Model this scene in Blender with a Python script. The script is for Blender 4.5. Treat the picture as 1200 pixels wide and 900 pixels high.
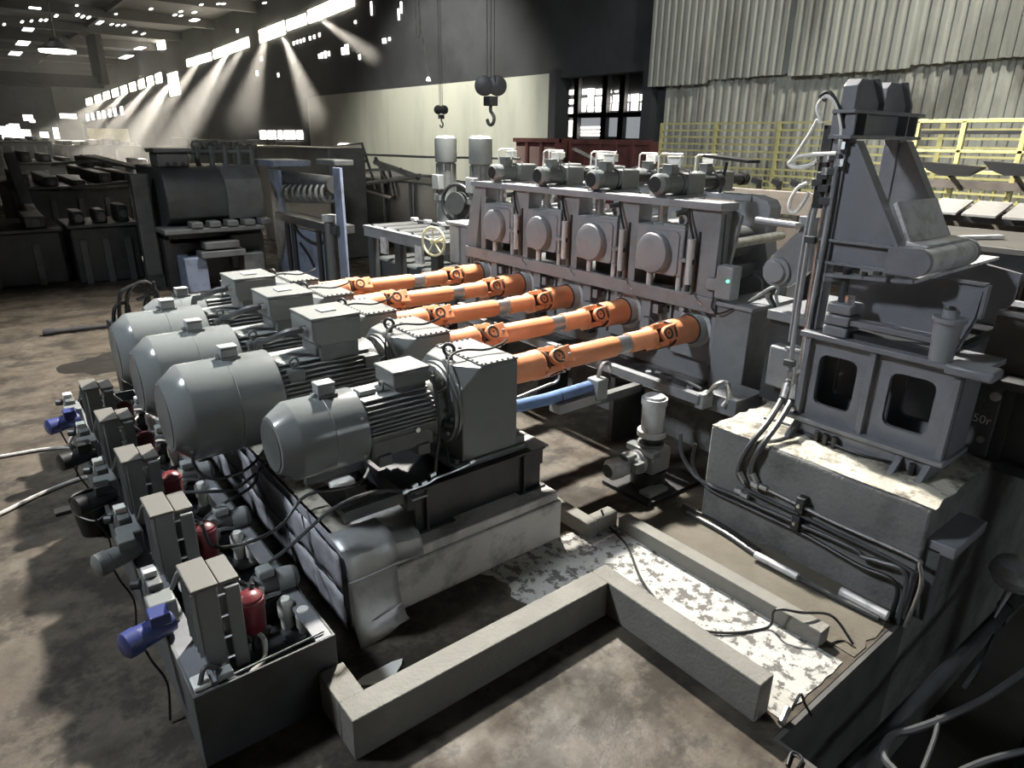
import bpy, bmesh, math, random
from mathutils import Vector, Matrix
random.seed(7)
for o in list(bpy.data.objects): bpy.data.objects.remove(o)
SC = bpy.context.scene; COL = SC.collection
PI = math.pi
# ------------------------------------------------------------------ camera
YAW, PITCH, ROLL, FPX, CAMH = math.radians(51.279), math.radians(20.142), math.radians(.7347), 782.2, 3.0
_f = Vector((math.cos(YAW)*math.cos(PITCH), math.sin(YAW)*math.cos(PITCH), -math.sin(PITCH)))
_r0 = Vector((math.sin(YAW), -math.cos(YAW), 0)); _u0 = _r0.cross(_f)
_r = _r0*math.cos(ROLL)+_u0*math.sin(ROLL); _u = -_r0*math.sin(ROLL)+_u0*math.cos(ROLL)
CAM = Vector((0, 0, CAMH))
cd = bpy.data.cameras.new('camera'); cam = bpy.data.objects.new('camera', cd); COL.objects.link(cam)
cam.matrix_world = Matrix(((_r.x, _u.x, -_f.x, 0), (_r.y, _u.y, -_f.y, 0), (_r.z, _u.z, -_f.z, CAMH), (0, 0, 0, 1)))
cd.sensor_fit = 'HORIZONTAL'; cd.sensor_width = 36; cd.lens = 36*FPX/1200; cd.clip_start = .05; cd.clip_end = 400
SC.camera = cam
def P(px, py, x=None, y=None, z=None):
    """point of the photograph's pixel on a plane x=, y= or z="""
    d = _r*((px-600)/FPX) - _u*((py-450)/FPX) + _f
    t = (x-CAM.x)/d.x if x is not None else (y-CAM.y)/d.y if y is not None else (z-CAM.z)/d.z
    return CAM + d*t
# ------------------------------------------------------------------ world, light, exposure
w = bpy.data.worlds.new('world'); SC.world = w; w.use_nodes = True
bg = w.node_tree.nodes['Background']; bg.inputs[0].default_value = (.80, .86, .92, 1); bg.inputs[1].default_value = .14
SC.view_settings.view_transform = 'Standard'; SC.view_settings.look = 'None'
SC.view_settings.exposure = 0.12; SC.view_settings.gamma = 1; SC.view_settings.use_curve_mapping = False
def lamp(name, kind, loc, target, power, col=(1, 1, 1), size=.3, spot=None, blend=.6):
    ld = bpy.data.lights.new(name, kind); ld.energy = power; ld.color = col
    if kind == 'AREA': ld.shape = 'DISK'; ld.size = size
    else: ld.shadow_soft_size = size
    if kind == 'SPOT': ld.spot_size = math.radians(spot or 100); ld.spot_blend = blend
    lo = bpy.data.objects.new(name, ld); COL.objects.link(lo); lo.location = loc
    lo.rotation_euler = (Vector(target)-Vector(loc)).to_track_quat('-Z', 'Y').to_euler()
    return lo
def strip(name, loc, rot, sx, sy, power, col):
    ld = bpy.data.lights.new(name, 'AREA'); ld.shape = 'RECTANGLE'; ld.size = sx; ld.size_y = sy; ld.energy = power; ld.color = col
    lo = bpy.data.objects.new(name, ld); COL.objects.link(lo); lo.location = loc; lo.rotation_euler = rot; return lo
for zz, nm in ((3.7, 'window_front_low_offscreen'), (5.0, 'window_front_high_offscreen')): strip(nm, (5.6, -8.75, zz), (PI/2, 0, PI), 6.4, .45, 160, (.93, .97, 1))  # unseen strip lights, added behind the camera for the cowl streaks
KEY = (6.6, 9.7, 9.4)
lamp('crane_lamp_offscreen', 'SPOT', KEY, (2.6, 4.2, .5), 18500, (1, .95, .86), .25, 125, .5)
lamp('bay_lamp_offscreen', 'SPOT', (-5.0, 7.5, 9.4), (5, 4, 1), 4200, (.86, .93, 1), .6, 120, .6)
lamp('wall_lamp_offscreen', 'SPOT', (10.5, 1.5, 9.4), (14.8, 8, 3.5), 2700, (1, .97, .86), .35, 110, .5)
lamp('plaster_lamp_offscreen', 'SPOT', (9.0, 22.0, 9.4), (14.9, 23, 2.8), 4300, (1, .98, .88), .35, 95, .6)
# ------------------------------------------------------------------ materials
MATS = {}
def mat(name, col, rough=.5, metal=0., var=.12, vscale=6., dirt=None, dscale=2.5, damt=.5, bump=0., bscale=40., stretch=None, emis=None, spec=.5, dlo=.48, dhi=.62):
    if name in MATS: return MATS[name]
    m = bpy.data.materials.new(name); m.use_nodes = True; nt = m.node_tree; N = nt.nodes; L = nt.links
    b = N['Principled BSDF']; b.inputs['Roughness'].default_value = rough; b.inputs['Metallic'].default_value = metal
    b.inputs['Specular IOR Level'].default_value = spec
    tc = N.new('ShaderNodeTexCoord'); src = tc.outputs['Object']
    if stretch:
        mp = N.new('ShaderNodeMapping'); mp.inputs['Scale'].default_value = stretch; L.new(src, mp.inputs[0]); src = mp.outputs[0]
    n = N.new('ShaderNodeTexNoise'); n.inputs['Scale'].default_value = vscale; n.inputs['Detail'].default_value = 5; L.new(src, n.inputs['Vector'])
    r = N.new('ShaderNodeValToRGB'); L.new(n.outputs[0], r.inputs[0])
    c = Vector(col)
    r.color_ramp.elements[0].position = .3; r.color_ramp.elements[1].position = .7
    r.color_ramp.elements[0].color = (*(c*(1-var)), 1); r.color_ramp.elements[1].color = (*(c*(1+var)), 1)
    out = r.outputs[0]
    if dirt:
        n2 = N.new('ShaderNodeTexNoise'); n2.inputs['Scale'].default_value = dscale; n2.inputs['Detail'].default_value = 8; n2.inputs['Roughness'].default_value = .65; L.new(src, n2.inputs['Vector'])
        r2 = N.new('ShaderNodeValToRGB'); r2.color_ramp.elements[0].position = dlo; r2.color_ramp.elements[1].position = dhi; L.new(n2.outputs[0], r2.inputs[0])
        mm = N.new('ShaderNodeMath'); mm.operation = 'MULTIPLY'; mm.inputs[1].default_value = damt; L.new(r2.outputs[0], mm.inputs[0])
        mx = N.new('ShaderNodeMix'); mx.data_type = 'RGBA'; L.new(mm.outputs[0], mx.inputs[0]); L.new(out, mx.inputs[6]); mx.inputs[7].default_value = (*dirt, 1); out = mx.outputs[2]
    L.new(out, b.inputs['Base Color'])
    if bump:
        n3 = N.new('ShaderNodeTexNoise'); n3.inputs['Scale'].default_value = bscale; n3.inputs['Detail'].default_value = 6; L.new(src, n3.inputs['Vector'])
        bp = N.new('ShaderNodeBump'); bp.inputs['Strength'].default_value = bump; bp.inputs['Distance'].default_value = .02; L.new(n3.outputs[0], bp.inputs['Height']); L.new(bp.outputs[0], b.inputs['Normal'])
    if emis: b.inputs['Emission Color'].default_value = (*emis[:3], 1); b.inputs['Emission Strength'].default_value = emis[3]
    MATS[name] = m; return m
M = dict(
 motor=mat('motor grey paint', (.185, .20, .20), 0.19, .0, .05, 3, (.12, .12, .115), 3, .22),
 fin=mat('fin grey paint', (.12, .128, .127), .42, .0, .08, 5, (.05, .05, .05), 4, .4),
 gear=mat('gearbox grey paint', (.165, .175, .173), 0.36, .0, .06, 3, (.10, .10, .095), 3, .3),
 box=mat('box grey paint', (.26, .275, .275), .45, 0, .05, 4),
 mill=mat('mill grey paint', (.20, .21, .222), .42, 0, .08, 2.5, (.07, .068, .065), 2, .35),
 mill2=mat('chock grey paint', (.235, .243, .26), .4, 0, .06, 3, (.09, .09, .09), 3, .3),
 tower=mat('tower slate paint', (.19, .195, .215), .42, 0, .1, 2.5, (.05, .05, .055), 2.5, .3),
 towerl=mat('worn pale steel', (.56, .56, .57), .38, .1, .12, 6, (.15, .15, .15), 7, .5),
 dark=mat('dark steel', (.028, .029, .032), .45, .2, .2, 6, (.06, .055, .05), 4, .4),
 black=mat('black rubber', (.012, .012, .013), .45, 0, .2, 8),
 hose=mat('grey hose', (.055, .057, .06), .4, 0, .15, 8),
 steel=mat('bright steel', (.66, .66, .67), 0.33, 1., .06, 10, (.3, .28, .25), 12, .4),
 galv=mat('galvanised sheet', (.46, .47, .47), 0.48, .6, .1, 4, (.22, .22, .22), 2.5, .5, .12, 5),
 film=mat('wrinkled foil cladding', (.50, .50, .54), .38, .15, .2, 3, (.22, .22, .24), 4, .6, .6, 7),
 orange=mat('orange paint', (.80, .32, .155), .42, 0, .06, 4, (.30, .085, .03), 5, .5, dlo=.56, dhi=.68),
 ored=mat('dark joint grease', (.06, .03, .02), .5, 0, .2, 12),
 blue=mat('blue paint', (.13, .22, .42), .4, 0, .1, 5, (.06, .08, .14), 5, .5),
 bluebox=mat('blue motor paint', (.035, .045, .15), .35, 0, .1, 5),
 paleblue=mat('pale blue paint', (.16, .19, .26), .5, 0, .12, 3, (.06, .06, .07), 2.5, .7),
 red=mat('maroon paint', (.15, .022, .03), .35, 0, .12, 5, (.05, .01, .012), 5, .4),
 redp=mat('faded red paint', (.15, .055, .05), .6, 0, .15, 2, (.05, .025, .022), 2.5, .6),
 white=mat('white paint', (.72, .72, .68), .5, 0, .05, 6),
 yellow=mat('yellow paint', (.50, .47, .21), .5, 0, .08, 4, (.28, .25, .10), 5, .4),
 cream=mat('cream painted wheel', (.70, .66, .42), .45, 0, .06, 6),
 conc=mat('grey kerb concrete', (.19, .185, .165), .85, 0, .10, 3.5, (.12, .115, .10), 2.5, .4, .35, 45),
 found=mat('pale foundation concrete', (.52, .50, .47), .82, 0, .10, 2.5, (.14, .13, .12), 3.2, .6, .3, 40),
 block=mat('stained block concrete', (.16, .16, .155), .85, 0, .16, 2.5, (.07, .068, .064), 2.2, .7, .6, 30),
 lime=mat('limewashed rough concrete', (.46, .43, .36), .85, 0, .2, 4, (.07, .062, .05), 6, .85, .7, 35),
 brick=mat('rusty plate', (.12, .105, .09), .6, 0, .15, 2.5, (.06, .05, .045), 3, .6),
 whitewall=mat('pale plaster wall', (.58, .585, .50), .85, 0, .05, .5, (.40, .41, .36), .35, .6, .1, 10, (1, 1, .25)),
 sheet=mat('weathered corrugated sheet', (.36, .365, .325), .55, .1, .08, 1.2, (.17, .17, .15), .55, .75, 0, 10, (1, 1, .3)),
 sheetl=mat('pale corrugated sheet', (.43, .43, .38), .55, .1, .10, 1.5, (.14, .135, .12), .9, .8, 0, 10, (1, 1, .4)),
 roof=mat('sooty roof sheet', (.032, .032, .033), .8, 0, .2, .8),
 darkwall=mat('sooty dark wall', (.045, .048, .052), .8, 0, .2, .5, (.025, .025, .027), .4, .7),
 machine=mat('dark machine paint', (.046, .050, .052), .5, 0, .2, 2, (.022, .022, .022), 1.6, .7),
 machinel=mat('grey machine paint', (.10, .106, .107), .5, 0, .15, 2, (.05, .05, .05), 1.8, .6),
 pit=mat('oily pit concrete', (.075, .073, .070), .7, 0, .25, 2, (.035, .034, .033), 1.5, .7),
 table=mat('dusty steel table', (.11, .105, .095), .55, .1, .12, 1.5, (.09, .085, .08), 2, .6),
 pale=mat('pale grey enamel', (.44, .45, .46), .35, 0, .06, 4, (.2, .2, .2), 4, .4),  # also brightens the shaded jack and hubs as if lit
 table2=mat('grey scaled plate', (.24, .235, .225), .6, 0, .12, 2, (.12, .115, .11), 2.5, .6),
 chalk=mat('chalk', (.75, .75, .72), .9),
 lampface=mat('lamp glow', (1, .96, .88), .5, emis=(1, .93, .80, 55)),
 sky1=mat('skylight glow', (1, .97, .9), .5, emis=(1, .90, .70, 30)),
 sky3=mat('window glass', (.5, .53, .55), .15),
 sky2=mat('daylight pane', (1, .97, .92), .5, emis=(1, .95, .88, 5)),
 dot=mat('roof hole daylight', (1, 1, .96), .5, emis=(1, .98, .92, 4)),
 green=mat('green pilot lamp', (.1, .8, .4), .4, emis=(.15, 1, .5, 2.5)),
)
def floor_material():
    m = bpy.data.materials.new('oily factory floor'); m.use_nodes = True; nt = m.node_tree; N = nt.nodes; L = nt.links
    b = N['Principled BSDF']; b.inputs['Specular IOR Level'].default_value = .22; tc = N.new('ShaderNodeTexCoord')
    def noise(s, d=7, rg=.6):
        n = N.new('ShaderNodeTexNoise'); n.inputs['Scale'].default_value = s; n.inputs['Detail'].default_value = d; n.inputs['Roughness'].default_value = rg; L.new(tc.outputs['Object'], n.inputs['Vector']); return n.outputs[0]
    def ramp(i, a, bb, ca, cb):
        r = N.new('ShaderNodeValToRGB'); r.color_ramp.elements[0].position = a; r.color_ramp.elements[1].position = bb
        r.color_ramp.elements[0].color = ca; r.color_ramp.elements[1].color = cb; L.new(i, r.inputs[0]); return r.outputs[0]
    def mix(f, a, bb):
        x = N.new('ShaderNodeMix'); x.data_type = 'RGBA'; L.new(f, x.inputs[0]); L.new(a, x.inputs[6])
        if isinstance(bb, tuple): x.inputs[7].default_value = bb
        else: L.new(bb, x.inputs[7])
        return x.outputs[2]
    base = ramp(noise(3.2, 9, .7), .34, .68, (.050, .041, .032, 1), (.104, .088, .069, 1))
    base = mix(ramp(noise(1.7, 10, .72), .49, .57, (0, 0, 0, 1), (.8, .8, .8, 1)), base, (.026, .022, .018, 1))
    base = mix(ramp(noise(6, 8, .7), .56, .66, (0, 0, 0, 1), (.7, .7, .7, 1)), base, (.022, .019, .016, 1))
    base = mix(ramp(noise(1.0, 8, .7), .57, .64, (0, 0, 0, 1), (.5, .5, .5, 1)), base, (.13, .117, .096, 1))
    L.new(base, b.inputs['Base Color'])
    L.new(ramp(noise(1.6, 6), .40, .62, (.85, .85, .85, 1), (.42, .42, .42, 1)), b.inputs['Roughness'])
    bp = N.new('ShaderNodeBump'); bp.inputs['Strength'].default_value = .35; bp.inputs['Distance'].default_value = .02; L.new(noise(14, 9, .7), bp.inputs['Height']); L.new(bp.outputs[0], b.inputs['Normal'])
    return m
M['floor'] = floor_material()
M['powder'] = mat('white powder coat', (.40, .395, .37), .9, 0, .12, 5, (.06, .055, .05), 13, .85, .4, 30, dlo=.51, dhi=.57)
# ------------------------------------------------------------------ mesh helpers
ORG = {}
class MB:
    def __init__(s): s.v = []; s.f = []
    def add(s, vs, fs):
        k = len(s.v); s.v += [Vector(p) for p in vs]; s.f += [tuple(i+k for i in f) for f in fs]; return s
    def box(s, x0, x1, y0, y1, z0, z1):
        return s.add([(x0,y0,z0),(x1,y0,z0),(x1,y1,z0),(x0,y1,z0),(x0,y0,z1),(x1,y0,z1),(x1,y1,z1),(x0,y1,z1)],
                     [(0,3,2,1),(4,5,6,7),(0,1,5,4),(1,2,6,5),(2,3,7,6),(3,0,4,7)])
    def bar(s, a, b, w, h=None, up=(0,0,1)):
        a = Vector(a); b = Vector(b); h = h or w; d = (b-a).normalized(); u = Vector(up)
        if abs(d.dot(u)) > .98: u = Vector((1,0,0))
        sd = d.cross(u).normalized(); u = sd.cross(d)
        q = [(-w/2,-h/2),(w/2,-h/2),(w/2,h/2),(-w/2,h/2)]
        return s.add([p+sd*i+u*j for p in (a,b) for i,j in q], [(3,2,1,0),(4,5,6,7),(0,1,5,4),(1,2,6,5),(2,3,7,6),(3,0,4,7)])
    def prism(s, poly, ax, a, b):
        n = len(poly)
        def pt(u, v, t): return {'x':(t,u,v), 'y':(u,t,v), 'z':(u,v,t)}[ax]
        return s.add([pt(u,v,a) for u,v in poly]+[pt(u,v,b) for u,v in poly],
                     [tuple(range(n-1,-1,-1)), tuple(range(n,2*n))]+[(i,(i+1)%n,(i+1)%n+n,i+n) for i in range(n)])
    def lathe(s, p0, d, prof, n=24, cap=True):
        p0 = Vector(p0); d = Vector(d).normalized(); u = Vector((0,0,1)) if abs(d.z) < .9 else Vector((1,0,0))
        sd = d.cross(u).normalized(); u = sd.cross(d); k = len(s.v); m = len(prof)
        for t, r in prof:
            for i in range(n):
                a = 2*PI*i/n; s.v.append(p0+d*t+(sd*math.cos(a)+u*math.sin(a))*r)
        for j in range(m-1):
            for i in range(n):
                s.f.append((k+j*n+i, k+j*n+(i+1)%n, k+(j+1)*n+(i+1)%n, k+(j+1)*n+i))
        if cap: s.f.append(tuple(k+i for i in range(n-1,-1,-1))); s.f.append(tuple(k+(m-1)*n+i for i in range(n)))
        return s
    def cyl(s, a, b, r, r1=None, n=16):
        a = Vector(a); b = Vector(b); return s.lathe(a, b-a, [(0, r), ((b-a).length, r if r1 is None else r1)], n)
    def tube(s, pts, r, n=8, smooth=True, closed=False, sub=6):
        pts = [Vector(p) for p in pts]
        if smooth and len(pts) > 2:
            q = []; N = len(pts); rng = N if closed else N-1
            for i in range(rng):
                p0 = pts[i-1] if (closed or i > 0) else pts[0]*2-pts[1]; p1 = pts[i]; p2 = pts[(i+1) % N]
                p3 = pts[(i+2) % N] if (closed or i+2 < N) else pts[-1]*2-pts[-2]
                for k in range(sub):
                    t = k/sub; q.append(.5*((2*p1)+(p2-p0)*t+(2*p0-5*p1+4*p2-p3)*t*t+(3*p1-p0-3*p2+p3)*t**3))
            if not closed: q.append(pts[-1])
            pts = q
        N = len(pts); k = len(s.v); up = None
        for i, p in enumerate(pts):
            d = ((pts[(i+1) % N] if (closed or i < N-1) else pts[i])-(pts[i-1] if (closed or i > 0) else pts[0])).normalized()
            if up is None: up = Vector((0,0,1)) if abs(d.z) < .9 else Vector((1,0,0))
            sd = d.cross(up).normalized(); up = sd.cross(d).normalized()
            for j in range(n):
                a = 2*PI*j/n; s.v.append(p+(sd*math.cos(a)+up*math.sin(a))*r)
        for i in range(N if closed else N-1):
            for j in range(n):
                i2 = (i+1) % N; s.f.append((k+i*n+j, k+i*n+(j+1)%n, k+i2*n+(j+1)%n, k+i2*n+j))
        if not closed: s.f.append(tuple(k+j for j in range(n-1,-1,-1))); s.f.append(tuple(k+(N-1)*n+j for j in range(n)))
        return s
    def ring(s, c, nrm, R, r, n=24, m=8):
        c = Vector(c); d = Vector(nrm).normalized(); u = Vector((0,0,1)) if abs(d.z) < .9 else Vector((1,0,0))
        sd = d.cross(u).normalized(); u = sd.cross(d)
        return s.tube([c+(sd*math.cos(2*PI*i/n)+u*math.sin(2*PI*i/n))*R for i in range(n)], r, m, False, True)
    def build(s, name, m, parent=None, bevel=0., smooth=True, label=None, seg=2):
        if parent is not None: o0 = ORG.get(parent.name, Vector())
        else:
            xs = [p.x for p in s.v]; ys = [p.y for p in s.v]; zs = [p.z for p in s.v]
            o0 = Vector(((min(xs)+max(xs))/2, (min(ys)+max(ys))/2, min(zs)))
        me = bpy.data.meshes.new(name); me.from_pydata([p-o0 for p in s.v], [], s.f)
        bm = bmesh.new(); bm.from_mesh(me); bmesh.ops.recalc_face_normals(bm, faces=bm.faces); bm.to_mesh(me); bm.free()
        me.materials.append(M[m] if isinstance(m, str) else m)
        if smooth:
            me.polygons.foreach_set('use_smooth', [True]*len(me.polygons)); me.set_sharp_from_angle(angle=math.radians(35))
        o = bpy.data.objects.new(name, me); COL.objects.link(o)
        if parent is None: o.location = o0
        else: o.parent = parent
        ORG[o.name] = o0
        if bevel:
            bv = o.modifiers.new('bevel', 'BEVEL'); bv.width = bevel; bv.segments = seg; bv.limit_method = 'ANGLE'; bv.angle_limit = math.radians(40)
        if label: o['label'] = label
        return o
def B(x0, x1, y0, y1, z0, z1): return MB().box(x0, x1, y0, y1, z0, z1)
def thing(name, label, cat, loc, group=None):
    o = bpy.data.objects.new(name, None); COL.objects.link(o); o.location = loc; o.empty_display_size = .2
    ORG[o.name] = Vector(loc); tag(o, label, cat, group); return o
def tag(o, label, cat, group=None, kind=None):
    if label: o['label'] = label
    if cat: o['category'] = cat
    if group: o['group'] = group
    if kind: o['kind'] = kind
    return o
def struct(o, label=None, cat=None):
    o['kind'] = 'structure'
    return tag(o, label, cat)
def dup(root, d, label=None, group=None, rotz=0):
    def rec(o, par):
        c = o.copy(); COL.objects.link(c); ORG[c.name] = ORG.get(o.name, Vector())
        if par is not None: c.parent = par
        for ch in o.children: rec(ch, c)
        return c
    r = rec(root, None); r.location = root.location+Vector(d); r.rotation_euler.z += rotz
    if label: r['label'] = label
    if group: r['group'] = group
    return r
def inst(o, d, parent=None):
    c = o.copy(); COL.objects.link(c); ORG[c.name] = ORG.get(o.name, Vector()); c.parent = parent or o.parent; c.location = o.location+Vector(d); return c
# ================================================================== THE SETTING
XW = 15.0; YEND = 140; ZR = 10.0
struct(MB().prism([(-14,-6),(2.8,-6),(2.8,1.23),(XW+12,1.23),(XW+12,YEND),(-14,YEND)], 'z', -1.7, 0).build('floor', 'floor', smooth=False))
struct(B(2.8, XW+12, -6, 1.23, -1.9, -1.7).build('floor_pit', 'pit', smooth=False))
struct(B(2.801, 4.38, 1.2, 1.229, -1.7, -.004).build('wall_pit', 'pit', smooth=False)); struct(B(7.58, 14.9, 1.2, 1.229, -1.7, -.004).build('wall_pit_rear', 'pit', smooth=False)); struct(B(2.801, 2.83, -6, 1.2, -1.7, -.004).build('wall_pit_side', 'pit', smooth=False))
# powder-covered strip between kerbs
def patch(name, poly, m, z=.006):
    return struct(MB().prism(poly, 'z', -.01, z).build(name, m, smooth=False))
def ragged(x0, x1, y0, y1, a=.03, n=10):
    p = [(x0+(x1-x0)*i/n, y0+random.uniform(-a,a)) for i in range(n)]+[(x1+random.uniform(-a,a), y0+(y1-y0)*i/n) for i in range(n)]
    return p+[(x1-(x1-x0)*i/n, y1+random.uniform(-a,a)) for i in range(n)]+[(x0+random.uniform(-a,a), y1-(y1-y0)*i/n) for i in range(n)]
patch('floor_strip', ragged(2.95, 3.66, 1.27, 3.35, .01), 'powder')
patch('floor_trench', ragged(2.45, 3.02, 2.68, 3.34, .05), 'powder', .005)  # stops short: the foundation's shade is put into the powder's outline
patch('floor_gully', ragged(3.75, 4.45, 1.26, 3.1, .02), mat('silted gully floor', (.105,.092,.07), .85, 0, .15, 3, (.12,.105,.085), 3, .7, .4, 30))
# ceiling with frames
ceil = struct(B(-14, XW+12, -9, YEND, ZR, ZR+.1).build('ceiling', 'roof', smooth=False))
for i, y in enumerate(range(2, 130, 8)): B(-14, XW, y-.15, y+.15, ZR-.55, ZR).build('roof_beam', 'roof', ceil)
for x in (-6, -1, 4, 9): B(x-.08, x+.08, -8, YEND, ZR-.25, ZR).build('purlin', 'roof', ceil)
# back wall: dark upper band, white plaster wall, corrugated sheets, opening
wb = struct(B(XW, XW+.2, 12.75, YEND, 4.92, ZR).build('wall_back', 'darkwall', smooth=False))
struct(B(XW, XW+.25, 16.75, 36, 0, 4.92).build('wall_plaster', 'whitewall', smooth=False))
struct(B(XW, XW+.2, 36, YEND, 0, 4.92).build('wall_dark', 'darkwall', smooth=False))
struct(B(XW, XW+.2, -9, 12.75, 0, ZR).build('wall_clad', 'darkwall', smooth=False))
struct(B(-14, XW+.2, YEND, YEND+.2, 0, ZR).build('wall_end', 'darkwall', smooth=False))
struct(B(-14.2, -14, -9, YEND, 0, ZR).build('wall_left', 'darkwall', smooth=False))
struct(B(-14.2, XW+.2, -9, -8.8, 0, ZR).build('wall_front', 'darkwall', smooth=False))
for zz in (3.7, 5.0):
    for q in range(5):
        wf = struct(B(2.45+1.28*q, 3.63+1.28*q, -8.80, -8.77, zz-.23, zz+.23).build('window_%d' % (q+1+(5 if zz > 4 else 0)), 'sky3', smooth=False))  # unseen windows, added to go with the strip lights
        B(2.40+1.28*q, 2.45+1.28*q, -8.80, -8.75, zz-.28, zz+.28).build('window_frame', 'machine', wf)
clad = bpy.data.objects['wall_clad']
def corr(y0, y1, z0, z1, x, pitch=.2, d=.05, tilt=0., rag=0.):
    mb = MB(); n = max(2, int((y1-y0)/pitch)); k = 0; vs = []
    for i in range(n):
        a = y0+(y1-y0)*i/n; p = (y1-y0)/n
        vs += [(a, 0), (a+.30*p, 0), (a+.45*p, -d), (a+.85*p, -d)]
    vs.append((y1, 0)); m = len(vs); c0 = []; c1 = []
    for i, (yy, dx) in enumerate(vs):
        zb = z0+rag*random.uniform(-1, 1)+tilt*(yy-y0)
        c0.append((x+dx, yy, zb)); c1.append((x+dx, yy, z1))
    bk0 = [(a+.012, b, c) for a, b, c in c0]; bk1 = [(a+.012, b, c) for a, b, c in c1]
    f = []
    for i in range(m-1):
        f += [(i, i+1, m+i+1, m+i), (2*m+i, 3*m+i, 3*m+i+1, 2*m+i+1), (i, 2*m+i, 2*m+i+1, i+1)]
    mb.add(c0+c1+bk0+bk1, f); return mb
for y0, y1, z0, x, tl in ((10.95, 12.72, 4.33, 14.72, 0), (8.75, 10.95, 4.42, 14.80, -.01), (6.3, 8.75, 4.36, 14.70, 0), (3.6, 6.3, 4.45, 14.78, -.01), (.6, 3.6, 4.40, 14.70, 0), (-2.6, .6, 4.44, 14.78, 0), (-6, -2.6, 4.4, 14.7, 0)):
    corr(y0, y1+.08, z0, ZR, x, tilt=tl, rag=.012).build('corrugated_sheet', 'sheet', clad, smooth=False)
for y0, y1 in ((11.2, 12.3), (9.6, 11.2), (7.9, 9.6), (6.2, 7.9), (4.4, 6.2), (2.4, 4.4), (.2, 2.4), (-2, .2), (-5, -2)):
    corr(y0, y1+.06, random.uniform(.4, .7), 4.75, 14.93+random.uniform(-.02, .02), pitch=.23).build('corrugated_sheet', 'sheetl', clad, smooth=False)
# openings in the upper wall (clerestory) and holes in the roof
def pane_wall(a, b, h, m='sky1', x=XW-.04, name='window_pane', par=wb):
    p = P(*a, x=x); q = P(*b, x=x)
    return MB().add([(x, p.y, p.z-h/2), (x, q.y, q.z-h/2), (x, q.y, q.z+h/2), (x, p.y, p.z+h/2), (x+.03, p.y, p.z-h/2), (x+.03, q.y, q.z-h/2), (x+.03, q.y, q.z+h/2), (x+.03, p.y, p.z+h/2)],
        [(0,1,2,3), (7,6,5,4), (0,4,5,1), (1,5,6,2), (2,6,7,3), (3,7,4,0)]).build(name, m, par, smooth=False)
for a, b, h in (((219,74),(247,66),.45), ((250,64),(291,49),.5), ((304,43),(333,32),.6), ((336,30),(358,22),.45), ((361,20),(414,-2),.55)):
    pane_wall(a, b, h)
pane_wall((183,46),(192,45),1.5)
pane_wall((198,100),(209,97),1.6)
for i in range(9):
    x0 = 101+i*10.2; pane_wall((x0, 120-(x0-101)*.335), (x0+6.5, 120-(x0+6.5-101)*.335), .7, 'sky1')
for x0 in (101, 107, 114, 120, 127, 133, 141): pane_wall((x0, 138-(x0-101)*.2), (x0+3, 138-(x0+3-101)*.2), .8, 'dot')
for x0, y0 in ((343,51),(347,49.5),(351,48.5),(355,47),(362,45),(367,43.5),(373,41)): pane_wall((x0, y0), (x0+1.8, y0-.6), .16, 'dot')
for x0, y0, wd, h in ((373,66,2,.2),(376,65,2,.25),(380,64,2,.3),(384,63,2,.2),(400,60,3,.3),(404,58,4,.4),(420,67,2,.2),(448,48,4,.18),(455,46,2,.12),(434,10,1.5,.5),(466,17,1.5,.4),(469,9,1.5,.4),(415,26,2,.12),(325,88,1.5,.2),(300,86,2,.25),(305,69,2,.2),(277,36,2,.2)):
    pane_wall((x0, y0), (x0+wd, y0-.3), h, 'dot')
def hole(px, py, wx, wy):
    z = ZR-.6; p = P(px, py, z=z)
    return B(p.x-wx/2, p.x+wx/2, p.y-wy/2, p.y+wy/2, z, z+.04).build('roof_light', 'dot', ceil, smooth=False)
for px, py, wx, wy in ((41,10,.55,.5),(5,29,.12,.9),(26,26,.12,.9),(37,25,.10,.9),(48,24,.12,.9),(54,24,.12,.9),(66,19,.14,.9),(33,35,.55,1.6),(27,51,.75,3.0),(18,63,.8,3.2),(90,7,.1,.4),(91,18,.12,.9),(97,20,.12,.9),(104,21,.12,.9),(117,27,.22,1.6),(131,29,.10,.8),(138,30,.10,.8),(145,30,.10,.8),(158,38,.12,1.),(168,40,.12,1.),(164,57,.5,2),(148,67,.6,3.5),(136,17,.1,.4),(177,11,.12,.5),
    (118,91,.9,9),(94,101,.8,10),(89,105,.8,10),(205,18,.12,.6),(212,14,.12,.5),(212,19,.10,.5),(228,24,.35,1.),(228,15,.12,.6),(236,6,.1,.4),(262,5,.12,.4),(256,5,.1,.4),(310,4,.1,.4)):
    hole(px, py, wx, wy)
def roof_lamp(px, py, name, label, r=.9):
    p = P(px, py, z=ZR-2.6)
    t = thing(name, label, 'lamp', (p.x, p.y, ZR-2.8)); c = Vector((p.x, p.y, -1.6))
    MB().lathe(c+Vector((0,0,ZR-1.05)), (0,0,1), [(0, r), (.12, r*.96), (.45, r*.35), (.6, r*.3)], 20).build('reflector', 'dark', t)
    MB().cyl(c+Vector((0,0,ZR-1.14)), c+Vector((0,0,ZR-1.06)), r*.92, n=20).build('lamp_glass', 'lampface', t)
    MB().cyl(c+Vector((0,0,ZR-.45)), c+Vector((0,0,ZR+1.6)), .04, n=8).build('hanger_rod', 'dark', t)
roof_lamp(67, 58, 'hall_lamp', 'glaring round lamp hanging under the dark roof', .95)
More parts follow.
